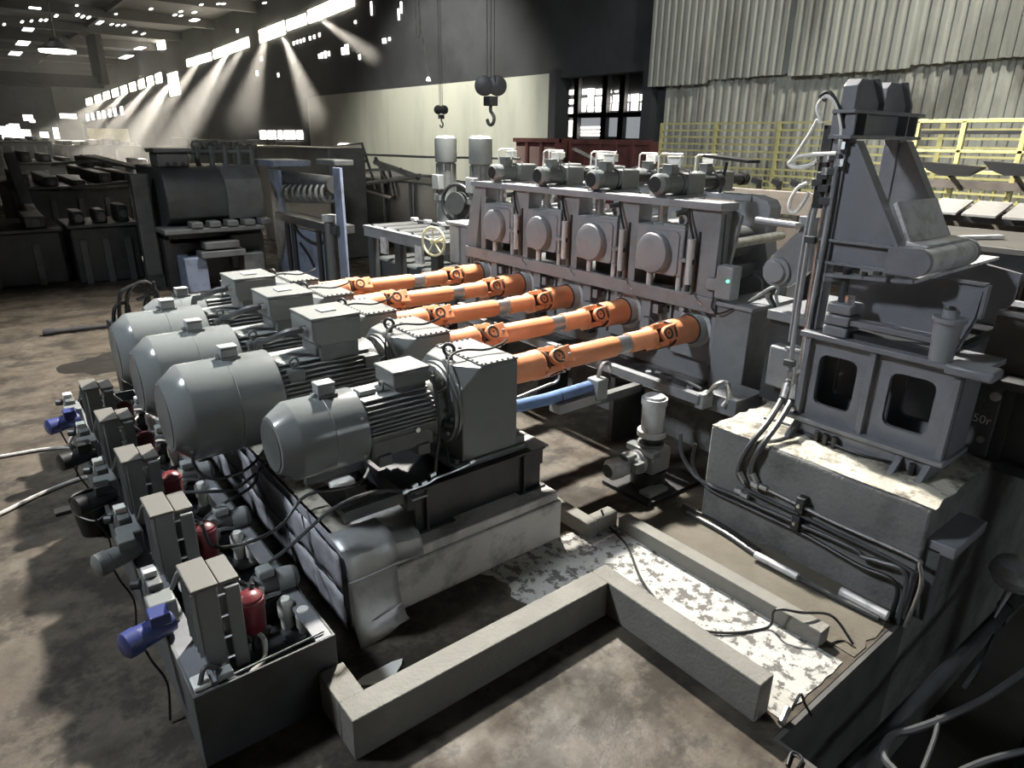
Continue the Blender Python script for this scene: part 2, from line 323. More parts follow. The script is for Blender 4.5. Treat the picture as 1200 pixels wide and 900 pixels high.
for nm, (lx, ly, lz), lb in (('crane_lamp', KEY, 'high bay lamp over the middle of the motor row'), ('bay_lamp', (-5.0,7.5,9.4), 'high bay lamp over the open floor beside the motors'), ('wall_lamp', (10.5,1.5,9.4), 'high bay lamp in front of the corrugated wall'), ('plaster_lamp', (9.0,22.0,9.4), 'high bay lamp in front of the pale plaster wall')):
    t = thing(nm, lb, 'lamp', (lx, ly, lz+.1))
    MB().lathe((lx,ly,lz+.1), (0,0,1), [(0,.42),(.1,.40),(.35,.15),(.45,.12)], 18, cap=False).build('reflector', 'dark', t)
    MB().cyl((lx,ly,lz+.5), (lx,ly,ZR), .03, n=8).build('hanger_rod', 'dark', t)
# ------------------------------------------------------------------ next hall seen through the opening
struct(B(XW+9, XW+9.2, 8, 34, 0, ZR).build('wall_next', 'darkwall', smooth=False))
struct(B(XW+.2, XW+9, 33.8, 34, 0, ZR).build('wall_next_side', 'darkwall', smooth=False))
wn = bpy.data.objects['wall_next']
xq = XW+8.9
for x0, x1, y0, y1 in ((667,676,105,111),(679,690,104,111),(667,676,116,122),(680,687,115,123),(688.5,695,113,123),(697.5,705.5,113,123),(712,715.5,113,121),(718,727.5,111,120),(731,737,111,119),(739,748,110,119),(750,761,110,118),(679,686,123.5,131),(688.5,695,124,131),(697.5,706,124,131),(711,714.5,122,130),(717,726,121,129.5),(730,736,121,130),(739,747,120,129.5),(750,761,120,129),(688.5,696,103.5,112),(698,706,104,111),(713,716,106,109),(720,724,106,108),(666,672,141,160),(678,704,148,151),(678,703,153,155),(678,702,157,159),(666,671,126,136)):
    a = P(x0, y1, x=xq); b = P(x1, y0, x=xq)
    B(xq, xq+.05, b.y, a.y, a.z, b.z).build('window_pane', 'sky2', wn, smooth=False)
for x0, x1, y0, y1 in ((680,704,138,147),(711,724,138,160),(730,757,137,162)):
    a = P(x0, y1, x=xq-.02); b = P(x1, y0, x=xq-.02); B(xq-.02, xq+.05, b.y, a.y, a.z, b.z).build('window_pane', mat('dusty pane', (.3,.3,.29), .4, emis=(.9,.95,1,.28)), wn, smooth=False)
for px in (675.5, 708, 728, 764):
    a = P(px, 165, x=xq-.15); B(xq-.3, xq-.05, a.y-.16, a.y+.16, 0, ZR).build('steel_post', 'machine', wn)
a = P(700, 135, x=xq-.2); B(xq-.25, xq-.1, a.y-4, a.y+4, a.z-.1, a.z+.1).build('steel_rail', 'machine', wn)
# portal frame around the opening
for y, nm in ((16.62, 'trim_1'), (12.85, 'trim_2')): struct(B(XW-.25, XW+.3, y-.16, y+.16, 0, 5.0).build(nm, 'darkwall'))
struct(B(XW-.1, XW+.3, 12.7, 16.8, 4.75, 4.95).build('trim_3', 'darkwall'))
# ------------------------------------------------------------------ kerbs, foundation, right block
k = thing('concrete_kerb', 'low angular grey concrete kerb around the bare foreground floor', 'kerb', (2.0, 2.5, 0))
B(.985, 2.815, 2.468, 2.625, 0, .26).build('kerb_run', 'conc', k, .006)
B(2.815, 2.95, 1.345, 2.625, 0, .26).build('kerb_run', 'conc', k, .008)
B(.985, 1.13, 2.625, 2.885, 0, .255).build('kerb_run', 'conc', k, .006)
tag(B(3.65, 3.765, 1.425, 3.14, 0, .12).build('concrete_sill', 'conc', bevel=.006), 'straight low concrete sill between powdery strip and stained block', 'kerb')
k = thing('concrete_corner_kerb', 'short angled concrete kerb beside the jack gearbox', 'kerb', (3.5, 3.3, 0))
B(3.36, 3.47, 3.20, 4.6, 0, .13).build('kerb_run', 'conc', k, .006); B(3.47, 3.70, 3.20, 3.31, 0, .13).build('kerb_run', 'conc', k, .006)
f = thing('motor_foundation', 'long pale concrete foundation under the row of motors', 'foundation', (2.3, 5.6, 0))
B(1.40, 3.2, 3.345, 8.2, 0, .34).build('plinth', 'found', f, .012)
B(1.42, 3.18, 3.37, 8.18, .34, .415).build('plinth_cap', 'found', f, .012)
# block with rough limewashed top
f = thing('machine_block', 'tall stained concrete block carrying the slate tower', 'foundation', (5.6, 2.0, -1.7))
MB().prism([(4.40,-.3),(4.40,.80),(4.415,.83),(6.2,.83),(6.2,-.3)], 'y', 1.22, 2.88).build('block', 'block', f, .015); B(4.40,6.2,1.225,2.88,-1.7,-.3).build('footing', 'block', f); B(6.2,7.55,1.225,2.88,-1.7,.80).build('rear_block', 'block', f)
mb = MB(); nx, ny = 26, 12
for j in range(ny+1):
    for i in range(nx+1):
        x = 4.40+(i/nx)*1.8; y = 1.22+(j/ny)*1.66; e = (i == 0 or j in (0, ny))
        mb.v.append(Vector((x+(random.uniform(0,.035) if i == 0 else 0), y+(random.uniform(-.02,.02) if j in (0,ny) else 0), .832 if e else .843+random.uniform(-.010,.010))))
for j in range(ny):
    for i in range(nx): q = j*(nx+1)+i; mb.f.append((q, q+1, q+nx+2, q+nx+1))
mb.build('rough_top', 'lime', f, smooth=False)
tag(B(5.46, 7.6, 3.05, 8.15, 0, .70).build('mill_foundation', 'block', bevel=.01), 'stained concrete foundation below the straightening machine', 'foundation')
# ================================================================== GEARED MOTORS
YS = [3.91+.89*i for i in range(5)]
ZA = 1.17
def gear_motor(big):
    t = thing('gear_motor', 'x', 'motor', (2.65, 0, .755), 'geared motors in a row on the foundation')
    if big: xe, xc, x1, R, rb, rs = .78, .90, 1.52, .345, .285, .235
    else: xe, xc, x1, R, rb, rs = 1.20, 1.31, 1.76, .26, .215, .175
    cw = MB().lathe((xe,0,ZA), (1,0,0), [(0,rs),(.004,rs+.012),(xc-xe,R-.006),(xc-xe+.015,R),(x1-xe,R),(x1-xe,R-.02),(x1-xe-.02,R-.025)], 48).build('fan_cowl', 'motor', t)
    xm = (xc+x1)/2
    MB().lathe((xm,0,ZA), (1,0,0), [(-.004,R+.0005),(0,R+.004),(.004,R+.0005)], 48, cap=False).build('cowl_seam', 'gear', cw)
    MB().cyl((xe-.006,0,ZA), (xe+.004,0,ZA), rs*.96, n=32).build('fan_grille', 'fin', cw)
    for a in (30, 150, 210, 330):
        c, s_ = math.cos(math.radians(a)), math.sin(math.radians(a))
        MB().cyl((x1-.04, c*(R-.005), ZA+s_*(R-.005)), (x1-.04, c*(R+.012), ZA+s_*(R+.012)), .011, n=8).build('cowl_screw', 'steel', cw)
    sb = MB().box(xm-.02, xm+.11, -.055, .055, ZA+R-.012, ZA+R+.012).build('sensor_base', 'motor', t)
    B(xm-.02, xm+.10, -.05, .05, ZA+R+.01, ZA+R+.075).build('sensor_box', 'box', t, .01)
    B(xm-.022, xm+.102, -.052, .052, ZA+R+.075, ZA+R+.09).build('sensor_lid', 'box', t, .006)
    MB().cyl((xm-.05,.0,ZA+R+.02), (xm-.02,.0,ZA+R+.025), .014, n=8).build('cable_gland', 'steel', t)
    # finned body
    xb = 2.30
    MB().lathe((x1-.02,0,ZA), (1,0,0), [(0,rb-.02),(.02,rb),(xb-x1-.06,rb),(xb-x1,rb+.02),(xb-x1+.03,rb+.02)], 32).build('motor_body', 'fin', t)
    mb = MB(); n = 11 if big else 9
    for i in range(n):
        h = rb*(-.08+1.02*i/(n-1)); wy = math.sqrt(max(.0, (rb+.035)**2-h*h))
        if wy < .07: continue
        mb.box(x1+.02, xb-.03, -wy, wy, ZA+h-.0035, ZA+h+.0035)
    mb.build('cooling_fins', 'box', t)  # lighter than the body: fin-edge highlights put into the colour
    B(x1+.03, xb-.02, -rb*.92, rb*.92, ZA-rb*.98, ZA-rb*.12).build('body_flank', 'fin', t, .02)
    for sx in (x1+.12, xb-.12):
        B(sx-.05, sx+.05, -rb*1.0, rb*1.0, ZA-rb-.05, ZA-rb+.03).build('motor_foot', 'fin', t, .006)
    MB().cyl((xb-.17,-rb-.015,ZA-.06), (xb-.17,-rb+.04,ZA-.06), .018, n=10).build('drain_plug', 'steel', t)
    # terminal box
    if big:
        B(1.86,2.17,-.19,.17,ZA+.20,1.54).build('terminal_base', 'fin', t, .008)
        tb = MB().prism([(1.80,1.54),(1.80,1.60),(1.835,1.54),(2.19,1.54),(2.19,1.735),(1.80,1.735)][2:]+[(1.80,1.60)], 'y', -.215, .20).build('terminal_box', 'gear', t, .012)
        B(1.795,2.195,-.22,.205,1.735,1.755).build('lid', 'gear', tb, .006)
        B(1.94,2.06,-.07,.05,1.755,1.763).build('name_plate', 'box', tb)
        for ex in (1.64, 2.24):
            B(ex-.06,ex+.06,-.27,-.17,ZA+.15,ZA+.24).build('lifting_pad', 'fin', t, .006)
        MB().cyl((1.64,-.22,ZA+.24),(1.64,-.22,ZA+.26),.02,n=10).ring((1.64,-.22,ZA+.292),(0,1,0),.030,.010,16,6).build('eye_bolt', 'gear', t)
        MB().cyl((1.77,-.12,1.66),(1.80,-.12,1.66),.022,n=10).build('cable_gland', 'steel', t)
    else:
        B(2.04,2.27,-.12,.12,ZA+.18,1.41).build('terminal_base', 'fin', t, .006)
        tb = B(2.01,2.29,-.135,.135,1.41,1.505).build('terminal_box', 'gear', t, .012)
        B(2.005,2.295,-.14,.14,1.505,1.525).build('lid', 'gear', tb, .006)
        MB().cyl((1.96,-.05,1.385),(1.96,-.05,1.40),.018,n=10).ring((1.96,-.05,1.425),(1,0,0),.026,.009,16,6).build('eye_bolt', 'gear', t)
        B(1.80,1.92,-.05,.05,ZA+.205,ZA+.24).build('name_plate', 'box', t, .003)
    # adapter and gearbox
    MB().lathe((2.30,0,ZA), (1,0,0), [(0,rb+.02),(.02,rb+.02),(.05,.20),(.09,.20),(.09,.30),(.12,.30),(.12,.315),(.16,.315)], 40).build('adapter_flange', 'gear', t)
    for i in range(12):
        a = 2*PI*i/12+.13; MB().cyl((2.375,math.cos(a)*.265,ZA+math.sin(a)*.265),(2.40,math.cos(a)*.265,ZA+math.sin(a)*.265),.013,n=6).build('flange_bolt', 'steel', t)
    for i in range(6):
        a = 2*PI*i/6+.3; c, s_ = math.cos(a), math.sin(a)
        MB().bar((2.335,c*.20,ZA+s_*.20),(2.39,c*.28,ZA+s_*.28),.012,.05,(1,0,0)).build('flange_rib', 'gear', t)
    # housing: chamfered towards the motor
    hs = MB(); y = .31; zt, zb = 1.50, .80; xl, xr = 2.44, 2.94
    hs.add([(xl,-y,zb),(xr,-y,zb),(xr,y,zb),(xl,y,zb),
            (xl,-y,1.36),(xr,-y,zt-.01),(xr,y,zt-.01),(xl,y,1.36),
            (xl+.02,-y+.13,zt),(xl+.17,-y,zt-.01),(xl+.17,y,zt-.01),(xl+.02,y-.13,zt),(xl,-y+.13,1.40),(xl,y-.13,1.40)],
           [(0,3,2,1),(0,1,5,9,4),(1,2,6,5),(2,3,7,10,6),(3,0,4,12,13,7),(4,9,8,12),(7,13,11,10),(8,9,5,6,10,11),(12,8,11,13)])
    h = hs.build('gearbox_housing', 'gear', t, .012, smooth=False)
    B(2.36,3.03,-.335,.335,.755,.80).build('gearbox_foot', 'gear', t, .008)
    B(2.94,3.03,-.30,.30,.80,.86).build('gearbox_foot', 'gear', t, .008)
    cv = B(2.62,2.945,-.305,.305,1.492,1.504).build('top_cover', 'gear', t)
    mb = MB()
    for i in range(11): mb.cyl((2.63,-.29+.058*i,1.50),(2.63,-.29+.058*i,1.512),.009,n=6)
    for i in range(6): mb.cyl((2.66+.05*i,-.293,1.50),(2.66+.05*i,-.293,1.512),.009,n=6); mb.cyl((2.66+.05*i,.293,1.50),(2.66+.05*i,.293,1.512),.009,n=6)
    mb.build('cover_bolts', 'dark', cv)['kind'] = 'stuff'
    MB().cyl((2.53,-.02,1.495),(2.53,-.02,1.52),.028,n=12).ring((2.53,-.02,1.565),(1,.6,0),.042,.013,20,8).build('eye_bolt', 'dark', t)
    MB().cyl((2.72,.12,1.50),(2.72,.12,1.515),.014,n=8).build('vent_plug', 'dark', t)
    MB().tube([(2.32,-.16,1.0),(2.34,-.30,1.22),(2.37,-.24,1.45),(2.47,-.12,1.545),(2.62,-.08,1.56),(2.80,-.10,1.535),(2.93,-.12,1.56),(3.0,-.10,1.58)], .0085, 6).build('sensor_cable', 'black', t)
    MB().tube([(2.32,-.17,1.0),(2.34,-.25,.92),(2.33,-.28,.80)], .0085, 6).build('sensor_cable', 'black', t)
    MB().lathe((2.94,0,1.28),(1,0,0),[(0,.15),(.05,.15),(.05,.11),(.08,.11)],24).build('output_flange', 'gear', t)
    for sy in (-1, 1): MB().cyl((2.40,sy*.29,.80),(2.40,sy*.29,.83),.02,n=6).build('foot_bolt', 'steel', t)
    return t
small = gear_motor(False); big = gear_motor(True)
ends = ['smaller grey geared motor at the bare concrete end of the motor row', 'larger grey geared motor second in row from the metal clad foundation corner', 'larger grey geared motor in the middle of the row of five',
        'larger grey geared motor fourth in row from the metal clad foundation corner', 'smaller grey geared motor at the end of the row by the blue stand']
small.location.y = YS[0]; small['label'] = ends[0]
big.location.y = YS[1]; big['label'] = ends[1]
dup(big, (0,.89,0), ends[2]); dup(big, (0,1.78,0), ends[3]); dup(small, (0,3.56,0), ends[4])
# base frames
def base_frame():
    t = thing('base_frame', 'x', 'frame', (2.5, 0, .415), 'black steel base frames under the motors')
    for s in (-1, 1):
        yy = s*.36
        B(1.95,3.16,yy-.035,yy+.035,.735,.755).build('top_rail', 'dark', t, .003); B(2.0,3.13,yy-.012,yy+.012,.43,.74).build('web', 'dark', t)
        B(2.0,2.30,yy-.05,yy+.04,.415,.43).build('foot_plate', 'dark', t); B(2.9,3.16,yy-.05,yy+.04,.415,.43).build('foot_plate', 'dark', t)
        for x in (2.08, 2.95): B(x-.01,x+.01,yy-.045,yy+.03,.43,.735).build('stiffener', 'dark', t)
    B(1.94,2.02,-.37,.37,.60,.74).build('cross_beam', 'dark', t, .004); B(3.10,3.16,-.37,.37,.60,.74).build('cross_beam', 'dark', t, .004)
    B(2.0,3.10,-.33,.33,.68,.70).build('deck_plate', 'dark', t)
    B(3.03,3.20,-.39,.39,.742,.757).build('shim_plate', 'box', t, .002)
    B(1.50,1.96,-.34,-.28,.66,.74).build('motor_rail', 'machinel', t, .003); B(1.50,1.96,.28,.34,.66,.74).build('motor_rail', 'machinel', t, .003)
    return t
bf = base_frame(); bf.location.y = YS[0]; fl = ['under the smaller motor by the metal clad corner', 'under the second motor from the metal clad corner', 'under the middle motor of the row', 'under the fourth motor from the metal clad corner', 'under the smaller motor by the blue stand']
bf['label'] = 'black welded steel base frame '+fl[0]
for i in range(1, 5): dup(bf, (0,.89*i,0), 'black welded steel base frame '+fl[i])
# grease line on the end frame
g = thing('grease_line', 'bright grease pipe with distributor on the black base frame', 'pipe', (2.25, 3.56, .755))
MB().tube([P(478,575,y=3.54),P(498,568,y=3.54),P(512,560,y=3.54),P(530,553,y=3.55),P(548,545,y=3.55),P(553,541,y=3.56)], .009, 8).build('pipe', 'steel', g)
for px, py in ((475,577),(486,570),(497,567),(507,557),(553,542)):
    p = P(px, py, y=3.55); MB().cyl(p+Vector((-.022,0,0)), p+Vector((.022,0,.008)), .019, n=6).build('fitting', 'steel', g)
p = P(492,572,y=3.56); B(p.x-.05,p.x+.05,p.y-.03,p.y+.03,p.z-.03,p.z+.01).build('distributor', 'steel', g, .004)
p = P(489,580,y=3.53); B(p.x-.06,p.x+.06,p.y-.04,p.y+.04,p.z-.012,p.z+.004).build('bracket', 'box', g)
MB().tube([P(510,555,y=3.56),P(512,530,y=3.58),P(515,505,y=3.62),P(513,480,y=3.66),P(507,440,y=3.7)], .012, 6).build('riser_hose', 'hose', g)
# ================================================================== CARDAN SHAFTS
def cardan():
    t = thing('cardan_shaft', 'x', 'shaft', (4.15, 0, 1.15), 'orange cardan shafts from gearboxes to mill')
    z = lambda x: 1.28-.010*(x-3.0)
    def seg(name, x0, x1, prof, m, par=t, n=32):
        return MB().lathe((x0,0,z(x0)), (x1-x0,0,z(x1)-z(x0)), [(u*(x1-x0), r) for u, r in prof], n).build(name, m, par)
    seg('flange_yoke', 3.02, 3.42, [(0,.135),(.08,.14),(.12,.118),(.75,.118),(.80,.124),(.92,.124),(1,.10)], 'orange')
    seg('shaft_tube', 3.66, 4.31, [(0,.075),(.05,.093),(.97,.093),(1,.088)], 'orange')
    seg('spline_sleeve', 4.29, 4.49, [(0,.080),(1,.080)], 'steel')
    seg('shaft_tube', 4.475, 4.80, [(0,.088),(.03,.093),(.80,.093),(.86,.105),(1,.105)], 'orange')
    seg('flange_yoke', 5.04, 5.37, [(0,.11),(.06,.132),(.35,.132),(.37,.128),(.95,.136),(1,.136)], 'orange')
    def joint(xc, a0):
        zc = z(xc); c = Vector((xc,0,zc))
        for k, (ang, dx) in enumerate(((a0, -1), (a0+PI/2, 1))):
            for s in (-1, 1):
                d = Vector((0, math.cos(ang)*s, math.sin(ang)*s)); tn = Vector((0, -math.sin(ang), math.cos(ang)))
                # yoke ear: rounded lug
                base = c+d*.085; ear = MB(); pts = []
                L_ = .15
                for q in range(9):
                    a = -PI/2+PI*q/8; pts.append((-dx*math.cos(a)*.07, math.sin(a)*.07))
                pts += [(dx*L_, .085), (dx*L_, -.085)]
                n = len(pts); vs = [base+Vector((u,0,0))+tn*v_-d*.022 for u, v_ in pts]+[base+Vector((u,0,0))+tn*v_*.92+d*.028 for u, v_ in pts]
                ear.add(vs, [tuple(range(n-1,-1,-1)), tuple(range(n,2*n))]+[(i,(i+1)%n,(i+1)%n+n,i+n) for i in range(n)])
                e = ear.build('yoke_ear', 'orange', t, .006)
                MB().ring(base+d*.030, d, .050, .010, 18, 6).build('bearing_ring', 'ored', e)
                MB().cyl(base, base+d*.033, .036, n=16).build('bearing_cap', 'orange', e); MB().cyl(base+d*.033, base+d*.036, .009, n=8).build('grease_nipple', 'ored', e)
        MB().cyl(c+Vector((-.05,0,0)), c+Vector((.05,0,0)), .085, n=16).build('joint_cross', 'ored', t)
        mb = MB()
        for i in range(10):
            a = 2*PI*i/10; q = c+Vector((.115, math.cos(a)*.112, math.sin(a)*.112)); mb.cyl(q-Vector((.014,0,0)), q+Vector((.014,0,0)), .011, n=6)
        mb.build('joint_bolts', 'steel', t)['kind'] = 'stuff'
    MB().ring((5.035,0,z(5.035)),(1,0,0),.116,.014,28,6).build('seal_band', 'ored', t); MB().ring((3.44,0,z(3.44)),(1,0,0),.104,.012,28,6).build('seal_band', 'ored', t)
    joint(3.55, math.radians(52)); joint(4.93, math.radians(65))
    seg('label_plate', 3.24, 3.30, [(0,.1185),(1,.1185)], 'orange')
    return t
cs = cardan(); cs.location.y = YS[0]
sl = ['first orange cardan shaft, driven by the motor above the bare concrete end', 'second orange cardan shaft counting from the screw jack', 'middle orange cardan shaft of the five', 'fourth orange cardan shaft counting from the screw jack', 'last orange cardan shaft, next to the cream handwheel']
cs['label'] = sl[0]
for i in range(1, 5):
    c = dup(cs, (0,.89*i,0), sl[i])
    ch = [o for o in c.children]
p = tag(MB().tube([P(596,478,y=4.02), P(640,468,y=4.02), P(690,453,y=4.02)], .055, 14, False).build('hydraulic_pipe', 'blue'), 'thick blue pipe lying below the first orange shaft', 'pipe')
for px in (655,): MB().ring(P(px,464.5,y=4.02), (1,0,0), .056, .006, 20, 6).build('clamp_band', 'dark', p)
MB().tube([P(596,470,y=3.96),P(640,452,y=3.96),P(651,448,y=3.96),P(655,440,y=3.96),P(650,432,y=3.96)], .012, 6).build('thin_pipe', 'steel', p)
t = thing('pipe_bracket', 'pale grey valve bracket at the end of the blue pipe', 'bracket', P(672,475,y=4.0))
a = P(672,467,y=4.0); B(a.x-.22,a.x+.30,a.y-.06,a.y+.08,a.z-.09,a.z+.0).build('bracket_arm', 'box', t, .01)
B(a.x+.22,a.x+.36,a.y-.08,a.y+.06,a.z-.06,a.z+.14).build('valve_block', 'box', t, .012); MB().tube([a+Vector((.3,0,.14)), a+Vector((.34,0,.24)), a+Vector((.42,0,.25)), a+Vector((.46,0,.16))], .02, 8).build('elbow', 'steel', t)
B(a.x+.25,4.80,a.y-.04,a.y+.04,a.z-.12,a.z-.04).build('post', 'machinel', t)
# ================================================================== CLADDING ON THE FOUNDATION END
def crinkle(poly_pts, nrm_amp, name, m, parent, th=.006, seed=1):
    """sheet given as rows of points; wrinkled along its normal, solidified"""
    rnd = random.Random(seed); rows = [[Vector(p) for p in r] for r in poly_pts]; R_, C_ = len(rows), len(rows[0])
    vs = []; 
    for i in range(R_):
        for j in range(C_):
            p = rows[i][j]; du = rows[min(i+1,R_-1)][j]-rows[max(i-1,0)][j]; dv = rows[i][min(j+1,C_-1)]-rows[i][max(j-1,0)]
            vs.append(p+du.cross(dv).normalized()*rnd.uniform(-nrm_amp, nrm_amp))
    mb = MB(); mb.add(vs, [(i*C_+j, i*C_+j+1, (i+1)*C_+j+1, (i+1)*C_+j) for i in range(R_-1) for j in range(C_-1)])
    o = mb.build(name, m, parent); s = o.modifiers.new('solid', 'SOLIDIFY'); s.thickness = th; return o
fc = thing('foil_cladding', 'wrinkled foil and sheet metal cladding along the foundation flank', 'cladding', (1.38, 5.4, 0))
for i in range(10):
    y0 = 3.36+i*.46; y1 = y0+.455
    for z0, z1 in ((.02,.30),(.305,.60)):
        rows = [[(1.375-.012*(z>.3)-.02*math.sin(3*(z-z0)), y, z) for y in [y0+(y1-y0)*q/5 for q in range(6)]] for z in [z0+(z1-z0)*r/4 for r in range(5)]]
        crinkle(rows, .009, 'foil_panel', 'film', fc, .004, i*7+int(z0*9))
B(1.395,1.42,3.36,8.1,.41,.61).build('backing_board', 'film', fc); B(1.40,1.55,3.40,8.1,.60,.61).build('top_board', 'lime', fc)
for y in (4.2,5.1,6.0,6.9): B(1.42,1.78,y-.02,y+.02,.415,.60).build('bearer', 'dark', fc)
gs = thing('metal_sheet', 'bent galvanised sheet wrapped down the foundation corner', 'sheet metal', (1.56, 3.25, 0))
prof = [(3.17,.0),(3.215,.07),(3.265,.15),(3.29,.24),(3.30,.38),(3.295,.50),(3.32,.575),(3.37,.615),(3.46,.63),(3.58,.625)]
rows = [[(1.37+.345*j/6+(.02*math.sin(j*2.1) if z < .1 else 0), y+.008*math.sin(j*1.7+i), z+(0 if i else .09*(j/6)-.02)) for j in range(7)] for i, (y, z) in enumerate(prof)]
crinkle(rows, .004, 'front_sheet', 'galv', gs, .004, 5)
rows = [[(1.72+.22*j/4, y+.012, z-.035*j/4) for j in range(5)] for y, z in ((3.335,.40),(3.335,.47),(3.345,.53),(3.40,.565),(3.5,.575))]
crinkle(rows, .004, 'side_sheet', 'galv', gs, .004, 9)
MB().tube([(1.365,3.28,.43),(1.50,3.285,.425),(1.72,3.285,.435)], .004, 5).build('binding_wire', 'steel', gs); MB().tube([(1.365,3.30,.10),(1.5,3.235,.12),(1.72,3.235,.16)], .004, 5).build('binding_wire', 'steel', gs)
p = P(448,790,z=.012); tag(MB().prism([(p.x+math.cos(a)*.13*(1+.35*math.sin(3*a)), p.y+math.sin(a)*.07*(1+.3*math.cos(2*a))) for a in [2*PI*i/14 for i in range(14)]], 'z', .006, .016).build('plaster_scrap', 'white'), 'white scrap lying at the foot of the bent galvanised sheet', 'scrap')
# ================================================================== OIL TRAY AND LUBRICATION UNITS
tr = thing('oil_tray', 'long dark steel oil tray in front of the motor row', 'tray', (.73, 5.2, 0))
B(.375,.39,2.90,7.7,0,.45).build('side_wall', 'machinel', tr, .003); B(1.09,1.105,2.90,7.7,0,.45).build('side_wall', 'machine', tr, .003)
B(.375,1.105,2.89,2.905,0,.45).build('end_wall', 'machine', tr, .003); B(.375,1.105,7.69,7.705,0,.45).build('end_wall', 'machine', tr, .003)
B(.39,1.09,2.905,7.69,.26,.28).build('tray_bottom', 'dark', tr)
B(.39,.50,2.905,7.69,.432,.448).build('rim_plate', 'tower', tr, .002); B(1.0,1.09,2.905,7.69,.432,.448).build('rim_plate', 'tower', tr, .002)
MB().tube([(.52,2.93,.452),(.80,2.935,.455),(1.06,2.94,.46)], .006, 5).build('edge_wire', 'box', tr)
B(.39,.47,2.92,3.02,.448,.475).build('corner_clip', 'white', tr, .008); MB().tube([(.42,2.94,.47),(.46,2.97,.53),(.52,2.98,.49)], .014, 6).build('corner_pipe', 'hose', tr); B(.50,.58,2.93,2.99,.44,.48).build('corner_fitting', 'box', tr, .006)
mb = MB()
for i in range(60):
    x, y = random.uniform(.55,1.0), random.uniform(2.95,7.5); s = random.uniform(.008,.028)
    mb.box(x, x+s*1.5, y, y+s, .28, .28+s)
st = mb.build('swarf', 'hose', tr); st['kind'] = 'stuff'
def lube(k, drive):
    t = thing('lubrication_unit', 'x', 'pump unit', (.7, 3.2, .28), 'lubrication units standing in the oil tray')
    hx = B(.49,.595,3.07,3.34,.40,.90).build('heat_exchanger', 'gear', t, .01)
    for i in range(5): B(.468-.0*i+.0,.49,3.085+i*.05,3.09+i*.05,.50,.88).build('plate_edge', 'box', hx)
    B(.47,.60,3.06,3.35,.895,.915).build('top_plate', 'table', hx, .006)
    B(.625,.70,3.07,3.30,.36,.86).build('pressure_plate', 'gear', t, .008); B(.61,.71,3.10,3.35,.86,.885).build('top_plate', 'table', t, .005)
    for q in range(4):
        for s in (3.08, 3.33): MB().cyl((.58,s,.44+q*.13),(.64,s,.44+q*.13),.008,n=6).build('tie_rod', 'steel', hx)
    MB().tube([(.56,3.05,.44),(.56,3.0,.40),(.62,2.98,.37),(.74,3.02,.37),(.79,3.10,.42),(.78,3.18,.44)], .014, 8).build('oil_pipe', 'white', t)
    fl_ = MB().lathe((.775,3.22,.44),(0,0,1),[(0,.06),(.02,.068),(.19,.072),(.22,.066),(.24,.04),(.245,.015)],20).build('oil_filter', 'red', t)
    MB().cyl((.775,3.22,.30),(.775,3.22,.44),.03,n=10).build('filter_stem', 'steel', fl_); MB().ring((.775,3.22,.64),(0,0,1),.071,.006,20,6).build('filter_band', 'red', fl_)
    MB().cyl((.83,3.22,.63),(.85,3.25,.66),.022,n=10).build('pressure_gauge', 'box', fl_)
    for q, (dx, dy) in enumerate(((.05,-.05),(.06,.05),(-.05,-.06))): MB().cyl((.775+dx,3.22+dy,.42),(.775+dx*1.2,3.22+dy*1.2,.46),.016,n=8).build('fitting', 'steel', fl_)
    pm = MB().lathe((.86,3.50,.50),(1,-.12,0),[(0,.05),(.02,.062),(.15,.065),(.155,.07),(.25,.07),(.27,.045)],20).build('pump_motor', 'machinel', t)
    MB().lathe((1.005,3.482,.50),(1,-.12,0),[(0,.071),(.09,.071),(.115,.045)],20).build('fan_cover', 'box', pm)
    B(.90,.99,3.45,3.54,.555,.61).build('terminal_box', 'box', pm, .012)
    B(.84,1.06,3.42,3.58,.28,.43).build('pump_base', 'dark', t, .008); MB().cyl((.80,3.50,.50),(.86,3.495,.50),.045,n=12).build('pump_head', 'steel', t)
    for q in range(5): MB().cyl((.80+.02*q,3.36+.022*q,.42+.03*(q%2)),(.84+.02*q,3.38+.02*q,.45+.03*(q%3)),.017,n=8).build('valve', 'steel', t)
    MB().lathe((.98,3.30,.28),(0,0,1),[(0,.035),(.10,.035),(.10,.045),(.19,.045),(.215,.03)],16).build('spin_filter', 'white', t); MB().lathe((1.045,3.20,.28),(0,0,1),[(0,.035),(.06,.035),(.06,.045),(.15,.045),(.175,.03)],16).build('spin_filter', 'white', t)
    B(.93,1.08,3.14,3.36,.28,.30).build('filter_stand', 'machine', t)
    # drive on the outer edge
    B(.33,.47,3.52,3.66,.43,.60).build('gear_case', 'gear', t, .012); B(.36,.44,3.66,3.80,.45,.64).build('valve_body', 'machinel', t, .01)
    B(.36,.43,3.74,3.82,.64,.68).build('solenoid', 'white', t, .006); MB().cyl((.34,3.78,.60),(.30,3.80,.60),.03,n=10).build('plug', 'hose', t)
    d = MB().lathe((.42,3.46,.52),(-.92,-.28,0),[(0,.06),(.18,.068),(.185,.074),(.25,.072),(.265,.05)],18).build('drive_motor', drive, t, label={'bluebox':'blue drive motor','black':'black drive motor','gear':'grey drive motor'}[drive])
    B(.31,.41,3.36,3.47,.57,.64).build('terminal_box', drive, d, .008)
    MB().tube([(.33,3.44,.60),(.26,3.46,.52),(.28,3.43,.36),(.33,3.38,.20),(.30,3.30,.02)], .007, 6).build('motor_cable', 'black', t)
    MB().tube([(.70,3.30,.75),(.76,3.38,.66),(.82,3.46,.56)], .012, 6).build('pump_hose', 'hose', t)
